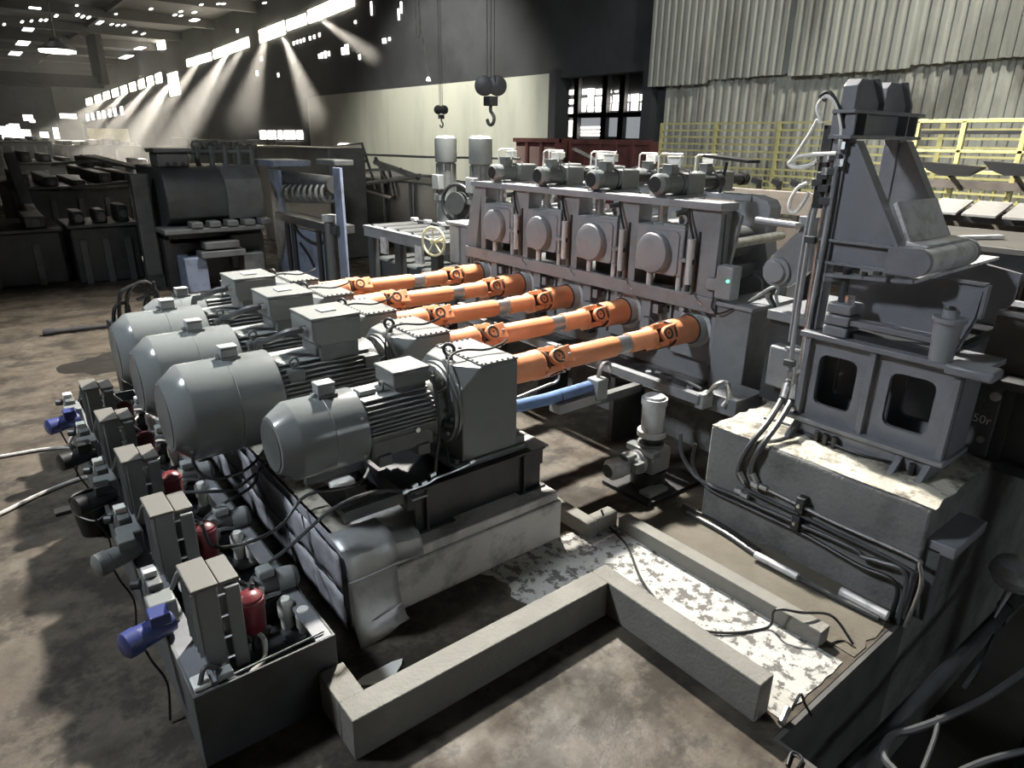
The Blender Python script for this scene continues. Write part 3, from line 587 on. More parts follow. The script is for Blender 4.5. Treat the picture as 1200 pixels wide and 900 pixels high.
    for q, (pts, m_) in enumerate(((((.72,3.30,.40),(.76,3.36,.44),(.84,3.36,.42),(.90,3.42,.44)),'steel'), (((.60,3.36,.60),(.66,3.44,.60),(.70,3.52,.48),(.72,3.60,.40)),'hose'), (((.52,3.36,.80),(.50,3.46,.80),(.46,3.54,.66)),'gear'), (((.80,3.30,.52),(.88,3.30,.55),(.96,3.36,.50),(1.0,3.44,.44)),'box'), (((.58,3.38,.36),(.62,3.60,.36),(.60,3.80,.36)),'machinel'), (((.90,3.62,.40),(.84,3.72,.44),(.80,3.84,.42)),'hose'))):
        MB().tube(pts, .013, 6).build('oil_pipe', m_, t)
    for q in range(9):
        a = Vector((random.uniform(.52,.98), random.uniform(3.4,3.86), random.uniform(.30,.42))); sz = random.uniform(.018,.04)
        B(a.x-sz,a.x+sz,a.y-sz*.8,a.y+sz*.8,.28,a.z).build('small_valve', random.choice(('machinel','steel','gear','dark')), t, .005)
    MB().lathe((.62,3.66,.28),(0,0,1),[(0,.06),(.22,.06),(.24,.03)],16).build('accumulator', 'machine', t); B(.70,.86,3.60,3.74,.28,.40).build('valve_manifold', 'machinel', t, .008)
    MB().cyl((.70,3.40,.70),(.71,3.38,.72),.028,n=12).build('pressure_gauge', 'white', t)
    return t
ord_ = ['nearest the bent galvanised sheet', 'second along the tray from the bent galvanised sheet', 'in the middle of the oil tray', 'fourth along the tray from the bent galvanised sheet', 'at the far tray end below the fourth motor']
for i, dm in enumerate(('bluebox', 'gear', 'black', 'black', 'bluebox')):
    u = lube(i, dm); u.location.y += .87*i
    u['label'] = {'bluebox':'oil cooler unit with blue motor, ', 'gear':'oil cooler unit with grey motor, ', 'black':'oil cooler unit with black motor, '}[dm]+ord_[i]
bk = P(126,618,z=0); t = thing('oil_bucket', 'black oil bucket standing on the floor beside the tray', 'bucket', (bk.x-.07, bk.y, 0)); bk.x -= .07
MB().lathe((bk.x,bk.y,0),(0,0,1),[(0,.11),(.30,.14),(.305,.146),(.315,.146),(.31,.13),(.05,.105)],24,cap=True).build('pail', 'black', t); MB().tube([(bk.x-.14,bk.y,.30),(bk.x-.12,bk.y-.06,.22),(bk.x,bk.y-.16,.17),(bk.x+.12,bk.y-.06,.22),(bk.x+.14,bk.y,.30)], .006, 6).build('handle', 'steel', t)
p = P(90,594,z=.02); tag(B(p.x-.16,p.x+.14,p.y-.05,p.y+.05,0,.035).build('wood_block', 'brick', bevel=.005), 'short brown plank on the floor beside the black bucket', 'plank')
p = P(400,566,z=.615); tag(B(p.x-.10,p.x+.08,p.y-.08,p.y+.10,.61,.66).build('foam_pad', 'white', bevel=.015), 'white pad on the foundation edge under the smaller motor', 'pad')
M['puddle'] = mat('oily water film', (.03, .028, .025), .06, 0, .1, 3, bump=.10, bscale=6, spec=.6)
for (px, py, rx, ry, sd_, lb) in ((122,425,.42,.55,1,'shiny oil puddle on the floor beside the fourth motor cowl'),):
    p = P(px, py, z=0); rr_ = random.Random(sd_)
    pts = []
    ph = [rr_.uniform(0, 6.28) for _ in range(4)]
    for q in range(36):
        a = 2*PI*q/36; r_ = 1+.22*math.sin(2*a+ph[0])+.16*math.sin(3*a+ph[1])+.10*math.sin(5*a+ph[2])+.06*math.sin(9*a+ph[3]); pts.append((p.x+rx*r_*math.cos(a), p.y+ry*r_*math.sin(a)))
    tag(MB().prism(pts, 'z', -.003, .0025).build('oil_puddle', 'puddle', smooth=False), lb, 'puddle')
# hoses from units to the motors
def cable(name, pts, r, m, label, cat='cable', group=None, n=7):
    o = MB().tube(pts, r, n).build(name, m); return tag(o, label, cat, group)
cable('oil_hose', [Vector((.80,3.24,.70)), P(300,672,x=.95), P(340,640,x=1.1), P(385,600,x=1.35), P(420,582,x=1.5), P(450,575,x=1.75), (2.02,3.6,.70)], .012, 'hose', 'grey hose rising from the first maroon filter over the foil cladding', 'hose', 'oil hoses to the motors')
cable('oil_hose', [Vector((.70,3.75,.88)), P(250,640,x=.8), P(290,636,x=.95), P(330,615,x=1.2), P(360,580,x=1.42), (1.75,3.9,.72), (2.02,4.2,.70)], .012, 'hose', 'grey hose running from the second cooler below the first motor', 'hose', 'oil hoses to the motors')
cable('oil_hose', [P(235,612,x=.85), P(262,590,x=1.0), P(295,570,x=1.25), P(315,540,x=1.45), (2.0,4.85,.72)], .012, 'hose', 'black hose climbing from second maroon filter to second motor', 'hose', 'oil hoses to the motors')
cable('oil_hose', [P(212,577,x=.75), P(245,576,x=.9), P(275,573,x=1.1), P(300,555,x=1.35), (2.0,5.1,.70)], .012, 'hose', 'pale hose lying across the tray from the third cooler', 'hose', 'oil hoses to the motors')
cable('oil_hose', [P(225,530,x=.85), P(228,545,x=.9), P(240,558,x=.95), P(262,560,x=1.1), P(300,540,x=1.38), (1.9,5.6,.70)], .012, 'hose', 'grey hose hanging below the largest front motor cowl', 'hose', 'oil hoses to the motors')
cable('floor_hose', [P(-30,612,z=.02), P(0,602,z=.02), P(45,580,z=.02), P(90,562,z=.02), P(118,555,z=.06), (.36,6.05,.50)], .018, 'found', 'pale hose snaking over the floor to the oil tray', 'hose', 'floor hoses')
cable('floor_hose', [P(-30,540,z=.02), P(0,535,z=.02), P(55,526,z=.02), P(100,524,z=.02), (.30,6.75,.35), (.36,6.75,.48)], .016, 'found', 'straighter pale hose across the floor, closer to the steel poles', 'hose', 'floor hoses')
for a, b, lb in (((50,390),(140,380),'dark steel pole on the floor reaching the cable tangle'), ((98,466),(180,453),'dark steel pole on the floor below the fourth motor cowl')):
    p, q = P(*a, z=.05), P(*b, z=.05); q = p+(q-p)*1.25
    t = thing('floor_pole', lb, 'pole', (p.x, p.y, 0)); MB().cyl(p, q, .035, n=10).build('shaft', 'dark', t); MB().cyl(p+(q-p)*.01, p+(q-p)*.12, .06, n=10).build('socket', 'dark', t)
    d = (q-p).normalized(); MB().cyl(p+(q-p)*.3, p+(q-p)*.34, .05, n=10).build('clamp', 'dark', t)
# black cable tangle beside the last motor
t = thing('cable_rack', 'black hoop rack with cables behind the farthest small motor', 'rack', (1.55, 8.6, 0))
for k_, pts in enumerate([[(142,420),(140,352),(148,338),(165,334),(172,345),(160,352)], [(150,400),(150,345),(170,330),(185,345),(178,365)], [(165,390),(172,350),(182,345)], [(178,380),(172,330)], [(185,375),(180,330)], [(135,398),(134,362),(150,358),(152,398)]]):
    MB().tube([P(a, b, y=8.6) for a, b in pts], .022, 6).build('hoop', 'black', t)
a = P(138,388,y=8.6); B(a.x-.08,a.x+.22,8.45,8.75,0,a.z+.12).build('base_box', 'black', t, .02)
# power cables to the big terminal boxes
for i in (1, 2, 3):
    y = YS[i]; cable('power_cable', [(1.80,y-.1,1.66),(1.68,y-.05,1.64),(1.58,y+.10,1.56),(1.55,y+.30,1.48),(1.6,y+.5,1.1),(1.7,y+.46,.75)], .028, 'hose', ['','thick grey cable curving out of the second motor terminal box','thick grey cable curving out of the middle motor terminal box','thick grey cable curving out of the fourth motor terminal box'][i], 'cable', 'motor power cables')
# ================================================================== STRAIGHTENING MACHINE
mx = thing('straightening_machine', 'long grey roll straightening machine with four round chock covers', 'machine', (6.0, 5.5, .68))
XF = 5.40
# lower body
B(5.56,5.75,3.62,7.95,.70,1.47).build('lower_wall', 'mill', mx, .006)
B(5.37,5.44,3.64,7.78,1.455,1.60).build('sill_beam', 'mill', mx, .006); B(5.44,5.75,3.64,7.78,1.455,1.48).build('sill_shelf', 'mill', mx)
B(5.40,6.1,3.27,3.64,.72,1.545).build('end_pillar', 'mill', mx, .01); B(5.38,6.12,3.25,3.66,1.545,1.585).build('pillar_cap', 'mill2', mx, .006)
B(5.50,5.75,7.72,8.0,.70,1.47).build('end_pillar', 'mill', mx, .01)
for i in range(5):
    y = YS[i]
    c = B(5.48,5.58,y-.29,y+.29,.93,1.45).build('lower_chock', 'mill2', mx, .01)
    MB().lathe((5.36,y,1.255),(1,0,0),[(0,.145),(.02,.15),(.10,.155),(.10,.20),(.13,.20)],32).build('bearing_hub', 'pale', c)  # pale colour stands in for front light on the shaded hub
    MB().ring((5.365,y,1.255),(1,0,0),.142,.008,32,6).build('seal_ring', 'dark', c)
    B(5.43,5.57,y-.335,y-.21,.93,1.44).build('keeper_plate', 'mill2', c, .008); B(5.46,5.57,y-.32,y-.225,.86,.93).build('keeper_foot', 'dark', c)
    B(5.46,5.58,y+.30,y+.33,.95,1.44).build('guide_strip', 'mill', c, .003)
    B(5.44,5.57,y-.43,y-.36,1.30,1.40).build('junction_box', 'mill2', c, .006)
    MB().tube([(5.43,y-.26,1.24),(5.42,y-.34,1.25),(5.42,y-.42,1.20),(5.42,y-.42,1.05)], .007, 6).build('sensor_cable', 'black', c)
    MB().cyl((5.50,y+.12,1.40),(5.38,y+.12,1.43),.03,n=10).build('grease_block', 'steel', c)
    MB().cyl((5.47,y+.38,1.36),(5.57,y+.38,1.36),.035,n=14).build('port', 'dark', c)
# upper frame: beam, columns, chocks
B(5.36,5.64,3.69,7.46,2.405,2.475).build('top_beam', 'mill2', mx, .005)
YC = [4.375+.885*i for i in range(4)]
for a, b in ((3.70,4.06),)+tuple((YC[i]+.315, YC[i+1]-.315) for i in range(3))+((YC[3]+.315, 7.45),):
    B(5.40,5.62,a,b,1.47,2.41).build('column', 'mill', mx, .006)
MB().prism([(7.45,2.41),(7.62,2.41),(7.92,1.45),(7.62,1.45)], 'x', 5.42, 5.60).build('slanted_brace', 'mill', mx, .006)
MB().prism([(7.30,2.44),(7.46,2.475),(7.68,2.46),(7.64,2.40),(7.3,2.40)], 'x', 5.38, 5.62).build('brace_head', 'mill2', mx, .004)
MB().prism([(3.70,2.40),(3.60,2.36),(3.66,1.98),(3.70,1.72)], 'x', 5.56, 5.61).build('gusset', 'mill', mx, .004)
for i, y in enumerate(YC):
    c = B(5.375,6.2,y-.30,y+.30,1.74,2.21).build('upper_chock', 'mill2', mx, .012)
    MB().prism([(y-.255+dx, 1.74+dz) for dx, dz in ((.0,.03),(.03,.0),(.40,.0),(.43,.03),(.43,.40),(.40,.43),(.03,.43),(.0,.40))], 'x', 5.36, 5.378).build('cover_plate', 'mill2', c, .004)
    MB().lathe((5.362,y+.03,1.945),(-1,0,0),[(0,.205),(.05,.205),(.075,.19),(.09,.14),(.094,.04)],40).build('round_cover', 'mill2', c)
    MB().cyl((5.50,y+.08,2.20),(5.50,y+.08,2.41),.052,n=18).build('screw', 'steel', c); MB().cyl((5.50,y+.08,2.20),(5.50,y+.08,2.235),.085,n=18).build('screw_nut', 'mill', c)
    B(5.40,5.60,y-.28,y-.02,2.205,2.235).build('top_shim', 'box', c, .003)
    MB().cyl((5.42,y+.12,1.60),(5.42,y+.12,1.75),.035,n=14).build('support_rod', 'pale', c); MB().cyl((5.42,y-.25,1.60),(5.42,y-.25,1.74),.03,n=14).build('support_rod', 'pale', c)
    MB().cyl((5.36,y-.16,2.335),(5.6,y-.13,2.345),.03,n=12).build('balance_pipe', 'box', c); MB().lathe((5.46,y-.2,2.28),(1,.1,0),[(0,.05),(.1,.05),(.1,.035),(.2,.035)],14).build('cylinder_end', 'mill2', c)
    gx = 5.335; gy = y-.425
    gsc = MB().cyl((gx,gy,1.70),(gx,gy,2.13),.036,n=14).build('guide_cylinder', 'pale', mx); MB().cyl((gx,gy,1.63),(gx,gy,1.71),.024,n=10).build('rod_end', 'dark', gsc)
    B(5.33,5.41,gy-.02,gy+.14,1.90,1.935).build('bracket', 'mill', gsc, .003); B(5.32,5.345,gy-.04,gy+.04,1.895,1.94).build('clamp', 'dark', gsc)
    B(5.385,5.405,gy-.05,gy-.03,1.62,2.2).build('wear_strip', 'dark', gsc)
    MB().tube([(gx+.02,gy,2.13),(gx+.01,gy+.03,2.22),(gx+.03,gy+.09,2.36),(gx+.06,gy+.11,2.42)], .013, 6).build('black_hose', 'black', gsc)
    MB().tube([(gx+.05,gy-.06,1.62),(gx+.02,gy-.10,1.57),(gx+.03,gy-.16,1.52)], .008, 6).build('drip_pipe', 'steel', gsc)
    B(5.62,6.9,y-.22,y+.22,1.58,1.74).build('roll_beam', 'machinel', mx)
for y in YC: MB().cyl((5.7,y,1.95),(6.9,y,1.95),.17,n=24).build('upper_roll', 'machinel', mx)
for y in YS: MB().cyl((5.7,y,1.255),(6.9,y,1.255),.17,n=24).build('lower_roll', 'machinel', mx)
# control box on the end column
B(5.36,5.46,3.65,3.77,1.68,1.80).build('clamp_block', 'mill2', mx, .01); eb = B(5.34,5.48,3.47,3.65,1.62,1.93).build('end_cabinet', 'mill2', mx, .012)
MB().cyl((5.325,3.51,1.80),(5.342,3.51,1.80),.014,n=10).build('pilot_lamp', 'green', eb)
MB().tube([(5.40,3.66,2.38),(5.385,3.64,2.1),(5.385,3.63,1.75)], .010, 6).build('conduit', 'black', mx); MB().tube([(5.36,3.66,1.62),(5.35,3.66,1.52),(5.36,3.58,1.48),(5.38,3.45,1.55)], .008, 6).build('conduit', 'black', mx)
for r_, c_ in ((.20,'box'),(.16,'black'),(.13,'box')):
    MB().tube([(5.55,3.45-.0,1.55+.0)]+[(5.6+.02*q, 3.45-.25*math.sin(q*.4)*r_/.2, 1.56+r_*math.sin(q*PI/6)*1.0-.0*q) for q in range(1,6)]+[(5.75,3.15,1.45)], .016, 6).build('hose_loop', c_, mx)
# rear frame
XR = 6.95
B(XR-.12,XR+.16,4.33,8.0,2.38,2.445).build('top_beam', 'mill2', mx, .005)
for a, b in ((4.30,4.56),)+tuple((YC[i]+.315+.6, YC[i+1]-.315+.6) for i in range(3))+((YC[3]+.9, 8.0),):
    B(XR-.08,XR+.14,a,b,.7,2.39).build('column', 'mill', mx, .006)
for i, y in enumerate(YC): B(XR-.10,XR+.1,y+.30,y+.90,1.74,2.17).build('upper_chock', 'mill2', mx, .012); 
for y in YC: MB().cyl((XR,y+.7,2.17),(XR,y+.7,2.4),.055,n=16).build('screw', 'steel', mx)
B(XR-.06,XR+.14,3.9,8.1,.7,1.50).build('lower_wall', 'mill', mx, .006)
pts = [(P(a, b, x=XR).y, P(a, b, x=XR).z) for a, b in ((876,230),(889,229),(905,235),(909,243),(907,256),(903,270),(903,285),(905,302),(911,317),(916,324),(903,327),(897,345),(897,400),(876,400))]
MB().prism(pts, 'x', XR-.10, XR+.12).build('end_bracket', 'mill2', mx, .006)
MB().lathe((XR-.12,4.10,1.50),(-1,0,0),[(0,.16),(.05,.16),(.05,.10),(.10,.10)],24).build('end_boss', 'mill2', mx)
MB().cyl((5.62,3.85,2.05),(6.9,3.95,2.05),.05,n=12).build('tie_rod', 'steel', mx)
# bracket shelf below the shafts
sh = thing('support_shelf', 'grey steel channel shelf on brackets under the straightening machine', 'shelf', (5.0, 4.0, 0))
B(4.78,4.86,3.30,7.6,.78,.87).build('channel', 'mill', sh, .004); B(4.86,5.36,3.36,7.6,.72,.74).build('shelf_plate', 'machine', sh)
B(4.95,5.37,3.02,3.32,.70,.86).build('end_bracket', 'mill', sh, .006); B(4.80,4.95,3.26,3.34,.74,.88).build('end_plate', 'box', sh, .004)
for y in (4.4, 5.6, 6.8): B(4.86,5.34,y-.03,y+.03,0,.74).build('leg', 'machine', sh)
MB().tube([(4.88,3.28,.86),(4.88,3.2,.98),(4.95,3.14,1.0),(4.97,3.12,.86),(4.93,3.14,.78)], .022, 8).build('pipe_bend', 'steel', sh); MB().tube([(4.9,3.9,.9),(4.9,3.6,.92),(4.88,3.35,.90)], .014, 6).build('grease_pipe', 'hose', sh)
for y in (3.5,3.75,4.0): MB().cyl((4.92,y,.74),(4.92,y,.88),.03,n=8).build('valve', 'mill2', sh)
# ------------------------------------------------------------------ screw-down motors on the machine top
def top_motor():
    t = thing('screwdown_motor', 'x', 'motor', (5.7, 0, 2.475), 'screwdown motors on top of the machine')
    z = 2.60
    b = MB().lathe((5.33,0,z),(1,0,0),[(0,.075),(.01,.088),(.03,.105),(.12,.105),(.12,.092),(.34,.092),(.34,.11),(.37,.11)],28).build('motor_body', 'motor', t)
    MB().cyl((5.324,0,z),(5.334,0,z),.076,n=24).build('fan_grille', 'dark', b)
    mb = MB()
    for i in range(8):
        h = -.075+.15*i/7; w_ = math.sqrt(.103**2-h*h); mb.box(5.46,5.66,-w_,w_,z+h-.003,z+h+.003)
    mb.build('cooling_fins', 'gear', b)
    tb = B(5.50,5.62,-.06,.06,z+.085,z+.175).build('terminal_box', 'fin', t, .008); B(5.495,5.625,-.065,.065,z+.175,z+.187).build('lid', 'fin', tb, .004)
    g_ = MB().box(5.70,5.98,-.12,.11,2.49,2.70).build('gear_case', 'gear', t, .02); MB().cyl((5.84,0,2.47),(5.84,0,2.52),.13,n=20).build('gear_flange', 'gear', g_)
    MB().lathe((5.98,0,2.60),(1,0,0),[(0,.09),(.05,.09),(.05,.06),(.30,.06),(.30,.08),(.40,.08)],18).build('coupling', 'dark', t)
    for s in (-.09, .09): MB().cyl((5.74,s,2.70),(5.74,s,2.73),.014,n=8).build('bolt', 'steel', g_)
    # guard hoop behind
    MB().tube([(5.56,.16,2.5),(5.56,.16,2.86),(5.60,.16,2.88),(5.60,-.10,2.88),(5.56,-.10,2.86),(5.56,-.10,2.76)], .011, 6, False).build('guard_hoop', 'white', t)
    B(5.66,5.72,-.02,.14,2.78,2.86).build('sensor', 'white', t, .005)
    MB().tube([(5.56,.02,2.77),(5.6,.12,2.76),(5.66,.2,2.6),(5.7,.22,2.48)], .010, 6).build('motor_cable', 'black', t)
    B(5.42,6.0,-.13,.13,2.47,2.492).build('base_plate', 'mill2', t)
    return t
tm = top_motor(); tm.location.y = YC[0]+.08
def ol(i): return ['first in line from the slate tower', 'second in line from the slate tower', 'third in line from the slate tower', 'last in line, beside the vertical motors'][i]
tm['label'] = 'small grey screwdown motor on the front beam, '+ol(0)
for i in range(1, 4): dup(tm, (0,.885*i,0), 'small grey screwdown motor on the front beam, '+ol(i))
for i in range(4): dup(tm, (1.42,.885*i+.62,-.03), 'small grey screwdown motor on the rear beam, '+ol(i), 'screwdown motors on the rear beam')
mb = thing('stop_flag', 'black tilted plate on a stem at the rear beam end', 'plate', (7.0, 4.55, 2.44))
p = P(845,214,x=6.9); q = P(852,190,x=6.9); MB().cyl((p.x,p.y,2.44), (p.x,q.y,q.z), .018, n=8).build('stem', 'black', mb)
MB().prism([(q.y+.30,q.z+.05),(q.y+.25,q.z+.075),(q.y-.32,q.z+.03),(q.y-.33,q.z)], 'x', 6.8, 7.05).build('flag_plate', 'black', mb)
# ================================================================== SCREW JACK WITH MOTOR
j = thing('screw_jack', 'pale grey screw jack with small motor standing beside the stained block', 'screw jack', (4.45, 3.52, 0))
c = Vector((4.45,3.52,0))
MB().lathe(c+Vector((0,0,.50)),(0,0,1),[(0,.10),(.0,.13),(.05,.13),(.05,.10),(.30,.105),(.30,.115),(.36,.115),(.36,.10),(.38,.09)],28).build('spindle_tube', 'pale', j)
MB().cyl(c+Vector((0,0,.40)),c+Vector((0,0,.50)),.075,n=20).build('spindle', 'dark', j); MB().lathe(c+Vector((0,0,.40)),(0,0,1),[(0,.12),(.02,.125),(.035,.12)],24).build('ring_flange', 'gear', j)
B(4.33,4.58,3.38,3.66,.17,.40).build('gear_case', 'box', j, .02); B(4.30,4.40,3.36,3.68,.35,.41).build('case_lid', 'motor', j, .008)
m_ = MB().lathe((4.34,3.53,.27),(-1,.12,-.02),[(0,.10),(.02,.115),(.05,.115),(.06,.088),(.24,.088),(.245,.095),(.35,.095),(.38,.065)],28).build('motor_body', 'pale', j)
MB().lathe((3.957,3.576,.262),(-1,.12,-.02),[(0,.062),(.006,.06)],24).build('fan_grille', 'dark', m_)
B(4.10,4.22,3.47,3.58,.35,.39).build('terminal_box', 'gear', m_, .008); B(4.14,4.25,3.40,3.47,.24,.33).build('side_box', 'motor', m_, .006)
MB().cyl(c,c+Vector((0,0,.17)),.16,n=20).build('pedestal', 'dark', j); B(4.12,4.85,3.22,3.78,.0,.035).build('base_plate', 'dark', j, .004)
B(4.2,4.45,3.28,3.40,.035,.07).build('packing_plate', 'box', j)
# ================================================================== SLATE TOWER
tw = thing('pinch_tower', 'slate grey pinch unit tower with triangular gussets on the stained block', 'machine', (5.6, 2.0, .845))
x0, x1 = 4.86, 5.16
# base with two windows (front and rear plates)
def window_plate(x, th, name):
    ys = [1.37, 1.50, 1.83, 2.0, 2.33, 2.44]; zs = (.99, 1.06, 1.52, 1.62)
    mb = MB(); outer = (1.37, 2.44, .99, 1.62)
    def rr(y0, y1, z0, z1, r=.06):
        pts = []
        for cy, cz, a0 in ((y1-r,z1-r,0),(y0+r,z1-r,90),(y0+r,z0+r,180),(y1-r,z0+r,270)):
            for k in range(4):
                a = math.radians(a0+30*k); pts.append((cy+r*math.cos(a), cz+r*math.sin(a)))
        return pts
    # split at mid pillar into two framed rings
    for (ya, yb, wa, wb_) in ((1.37,1.915,1.50,1.80),(1.915,2.44,2.03,2.32)):
        inn = rr(wa, wb_, 1.10, 1.50); n = len(inn)
        out = []
        for (yy, zz) in inn:
            cy, cz = (wa+wb_)/2, 1.30; dy, dz = yy-cy, zz-cz
            s = min(((yb-cy) if dy > 0 else (cy-ya))/max(abs(dy),1e-6), ((1.62-cz) if dz > 0 else (cz-.99))/max(abs(dz),1e-6)); out.append((cy+dy*s, cz+dz*s))
        # insert true corners by snapping nearest
        for cyv, czv in ((ya,.99),(yb,.99),(ya,1.62),(yb,1.62)):
            k = min(range(n), key=lambda q: (out[q][0]-cyv)**2+(out[q][1]-czv)**2); out[k] = (cyv, czv)
        vs = [(x,a,b) for a,b in inn]+[(x,a,b) for a,b in out]+[(x+th,a,b) for a,b in inn]+[(x+th,a,b) for a,b in out]
        fs = []
        for i in range(n):
            k = (i+1) % n
            fs += [(i,k,n+k,n+i),(2*n+i,3*n+i,3*n+k,2*n+k),(i,2*n+i,2*n+k,k),(n+i,n+k,3*n+k,3*n+i)]
        mb.add(vs, fs)
    return mb.build(name, 'tower', tw, smooth=False)
window_plate(x0, .04, 'window_plate'); window_plate(x1, .04, 'window_plate')
for y in (1.37, 1.915, 2.40): B(x0-.05,x0+.04,y-.012,y+.03,.97,1.63).build('stiffener', 'tower', tw, .003)
B(x0,x1+.04,2.41,2.44,.99,1.62).build('side_plate', 'tower', tw); B(x0,x1+.04,1.35,1.38,.99,1.62).build('side_plate', 'tower', tw)
B(x0-.07,x1+.1,1.26,2.47,1.62,1.66).build('bed_plate', 'tower', tw, .004); B(x0-.10,x0+.1,1.18,1.46,1.60,1.67).build('bed_lug', 'tower', tw, .02)
B(x0-.09,x1+.06,1.33,2.47,.955,.99).build('foot_plate', 'tower', tw, .004)
B(x0-.06,x1,1.40,2.40,.845,.955).build('foot_beam', 'tower', tw, .004)
for y in (1.42, 1.60, 2.38): MB().prism([(x0-.06,.955),(x0-.20,.845),(x0-.06,.845)], 'y', y-.02, y+.02).build('foot_gusset', 'tower', tw)
for y in (1.50, 2.05, 2.12, 2.19): MB().cyl((x0-.10,y,.845),(x0-.10,y,.93),.022,n=8).build('anchor_bolt', 'dark', tw)
# tilting bed on the base
B(x0-.02,x0+.10,1.46,2.30,1.76,1.80).build('rail_bar', 'tower', tw, .004); B(5.32,6.1,1.5,2.36,.845,1.655).build('rear_pedestal', 'tower', tw, .005); B(x0+.02,6.0,1.55,2.3,1.66,1.70).build('slide', 'dark', tw)
for z in (1.66, 1.745, 1.83): B(x0-.04,x0+.16,2.14,2.32,z,z+.075).build('packer', 'tower', tw, .012)
MB().cyl((x0+.05,2.2,1.90),(x0+.05,2.2,1.96),.035,n=8).build('nut', 'steel', tw); MB().cyl((x0+.06,2.26,1.66),(x0+.06,2.26,2.16),.03,n=10).build('threaded_rod', 'hose', tw)
jc = MB().lathe((x0-.01,1.52,1.66),(0,0,1),[(0,.07),(.26,.085),(.26,.10),(.29,.10)],24).build('jack_cylinder', 'mill2', tw)
MB().cyl((x0-.01,1.52,1.95),(x0-.01,1.52,2.0),.05,n=12).build('collar', 'mill2', jc); MB().cyl((x0-.01,1.52,2.0),(x0-.01,1.52,2.02),.022,n=8).build('stud', 'dark', jc)
# sloped side plates behind the rail
MB().prism([(2.36,1.66),(2.36,2.04),(2.20,2.06),(1.66,2.15),(1.44,2.13),(1.45,1.92),(1.52,1.66)], 'x', 5.12, 5.16).build('side_plate', 'tower', tw, .003)
MB().prism([(2.36,1.66),(2.36,2.04),(2.20,2.06),(1.80,2.16),(1.49,2.11),(1.50,1.9),(1.60,1.66)], 'x', 6.0, 6.04).build('side_plate', 'tower', tw, .003)
B(5.10,5.17,1.425,1.445,1.92,2.14).build('plate_edge', 'tower', tw); B(5.10,5.17,1.44,1.66,2.135,2.15).build('plate_edge', 'tower', tw); MB().prism([(1.60,2.12),(1.45,2.10),(1.46,1.92),(1.53,1.68)], 'x', 5.105, 5.118).build('edge_cheek', 'tower', tw)
# columns
def post(x):
    B(x,x+.12,2.41,2.52,1.66,3.05).build('column', 'tower', tw, .004)
    MB().prism([(2.42,3.01),(2.35,3.01),(1.95,2.335),(2.42,2.335)], 'x', x+.02, x+.05).build('gusset', 'tower', tw)
    MB().prism([(2.375,3.02),(2.35,3.02),(1.925,2.325),(1.95,2.325)], 'x', x-.01, x+.10).build('gusset_flange', 'tower', tw, .002)
    B(x-.01,x+.13,1.80,2.52,2.325,2.345).build('arm_flange', 'tower', tw, .002); B(x-.01,x+.13,1.80,2.52,2.165,2.185).build('arm_flange', 'tower', tw, .002); B(x+.03,x+.06,1.80,2.50,2.18,2.33).build('arm_web', 'tower', tw)
post(4.90); post(5.70)
B(4.84,5.98,2.37,2.53,3.195,3.22).build('beam_flange', 'tower', tw, .002); B(4.84,5.98,2.37,2.53,3.03,3.055).build('beam_flange', 'tower', tw, .002); B(4.86,5.96,2.44,2.47,3.055,3.195).build('beam_web', 'tower', tw)
for x in (4.86, 5.02, 5.68, 5.84): B(x,x+.02,2.37,2.53,3.055,3.195).build('beam_stiffener', 'tower', tw)
for x, m_ in ((4.88,'tower'), (5.32,'tower')):
    MB().prism([(x,3.22),(x,3.37),(x+.05,3.415),(x+.21,3.415),(x+.35,3.27),(x+.35,3.22)], 'y', 2.40, 2.50).build('head_lug', m_, tw, .004)
    MB().prism([(x+.20,3.42),(x+.225,3.42),(x+.375,3.265),(x+.375,3.22),(x+.345,3.22),(x+.345,3.265)], 'y', 2.36, 2.54).build('lug_edge', 'tower', tw, .003)
# apron and roller
MB().prism([(2.08,2.61),(2.06,2.63),(1.92,2.37),(1.94,2.35)], 'x', 5.02, 5.70).build('apron', 'towerl', tw, .004)
MB().prism([(1.94,2.35),(1.94,2.372),(1.80,2.362),(1.80,2.345)], 'x', 5.0, 5.72).build('apron_lip', 'towerl', tw, .003)
rl = MB().lathe((4.93,1.81,2.252),(1,0,0),[(0,.07),(.0,.092),(.8,.092),(.8,.07)],28).build('roller', 'towerl', tw)
for x in (4.88, 5.73): MB().prism([(1.81+.095*math.cos(a), 2.255+.095*math.sin(a)) for a in [PI/2+PI*q/10 for q in range(11)]]+[(2.0,2.16),(2.0,2.35)], 'x', x, x+.05).build('arm_end', 'tower', tw, .004)
MB().bar((4.90,2.40,2.09),(4.92,1.80,2.13),.10,.025).build('link_plate', 'tower', tw); MB().bar((4.9,1.86,2.125),(6.3,1.80,2.165),.12,.022).build('tongue', 'towerl', tw)
MB().bar((4.86,2.40,2.06),(5.3,1.80,2.09),.05,.03).build('link_rod', 'mill2', tw)
for y in (1.95, 2.12, 2.25): MB().cyl((4.88,y,2.10),(4.88,y,2.15),.022,n=8).build('bolt', 'dark', tw)
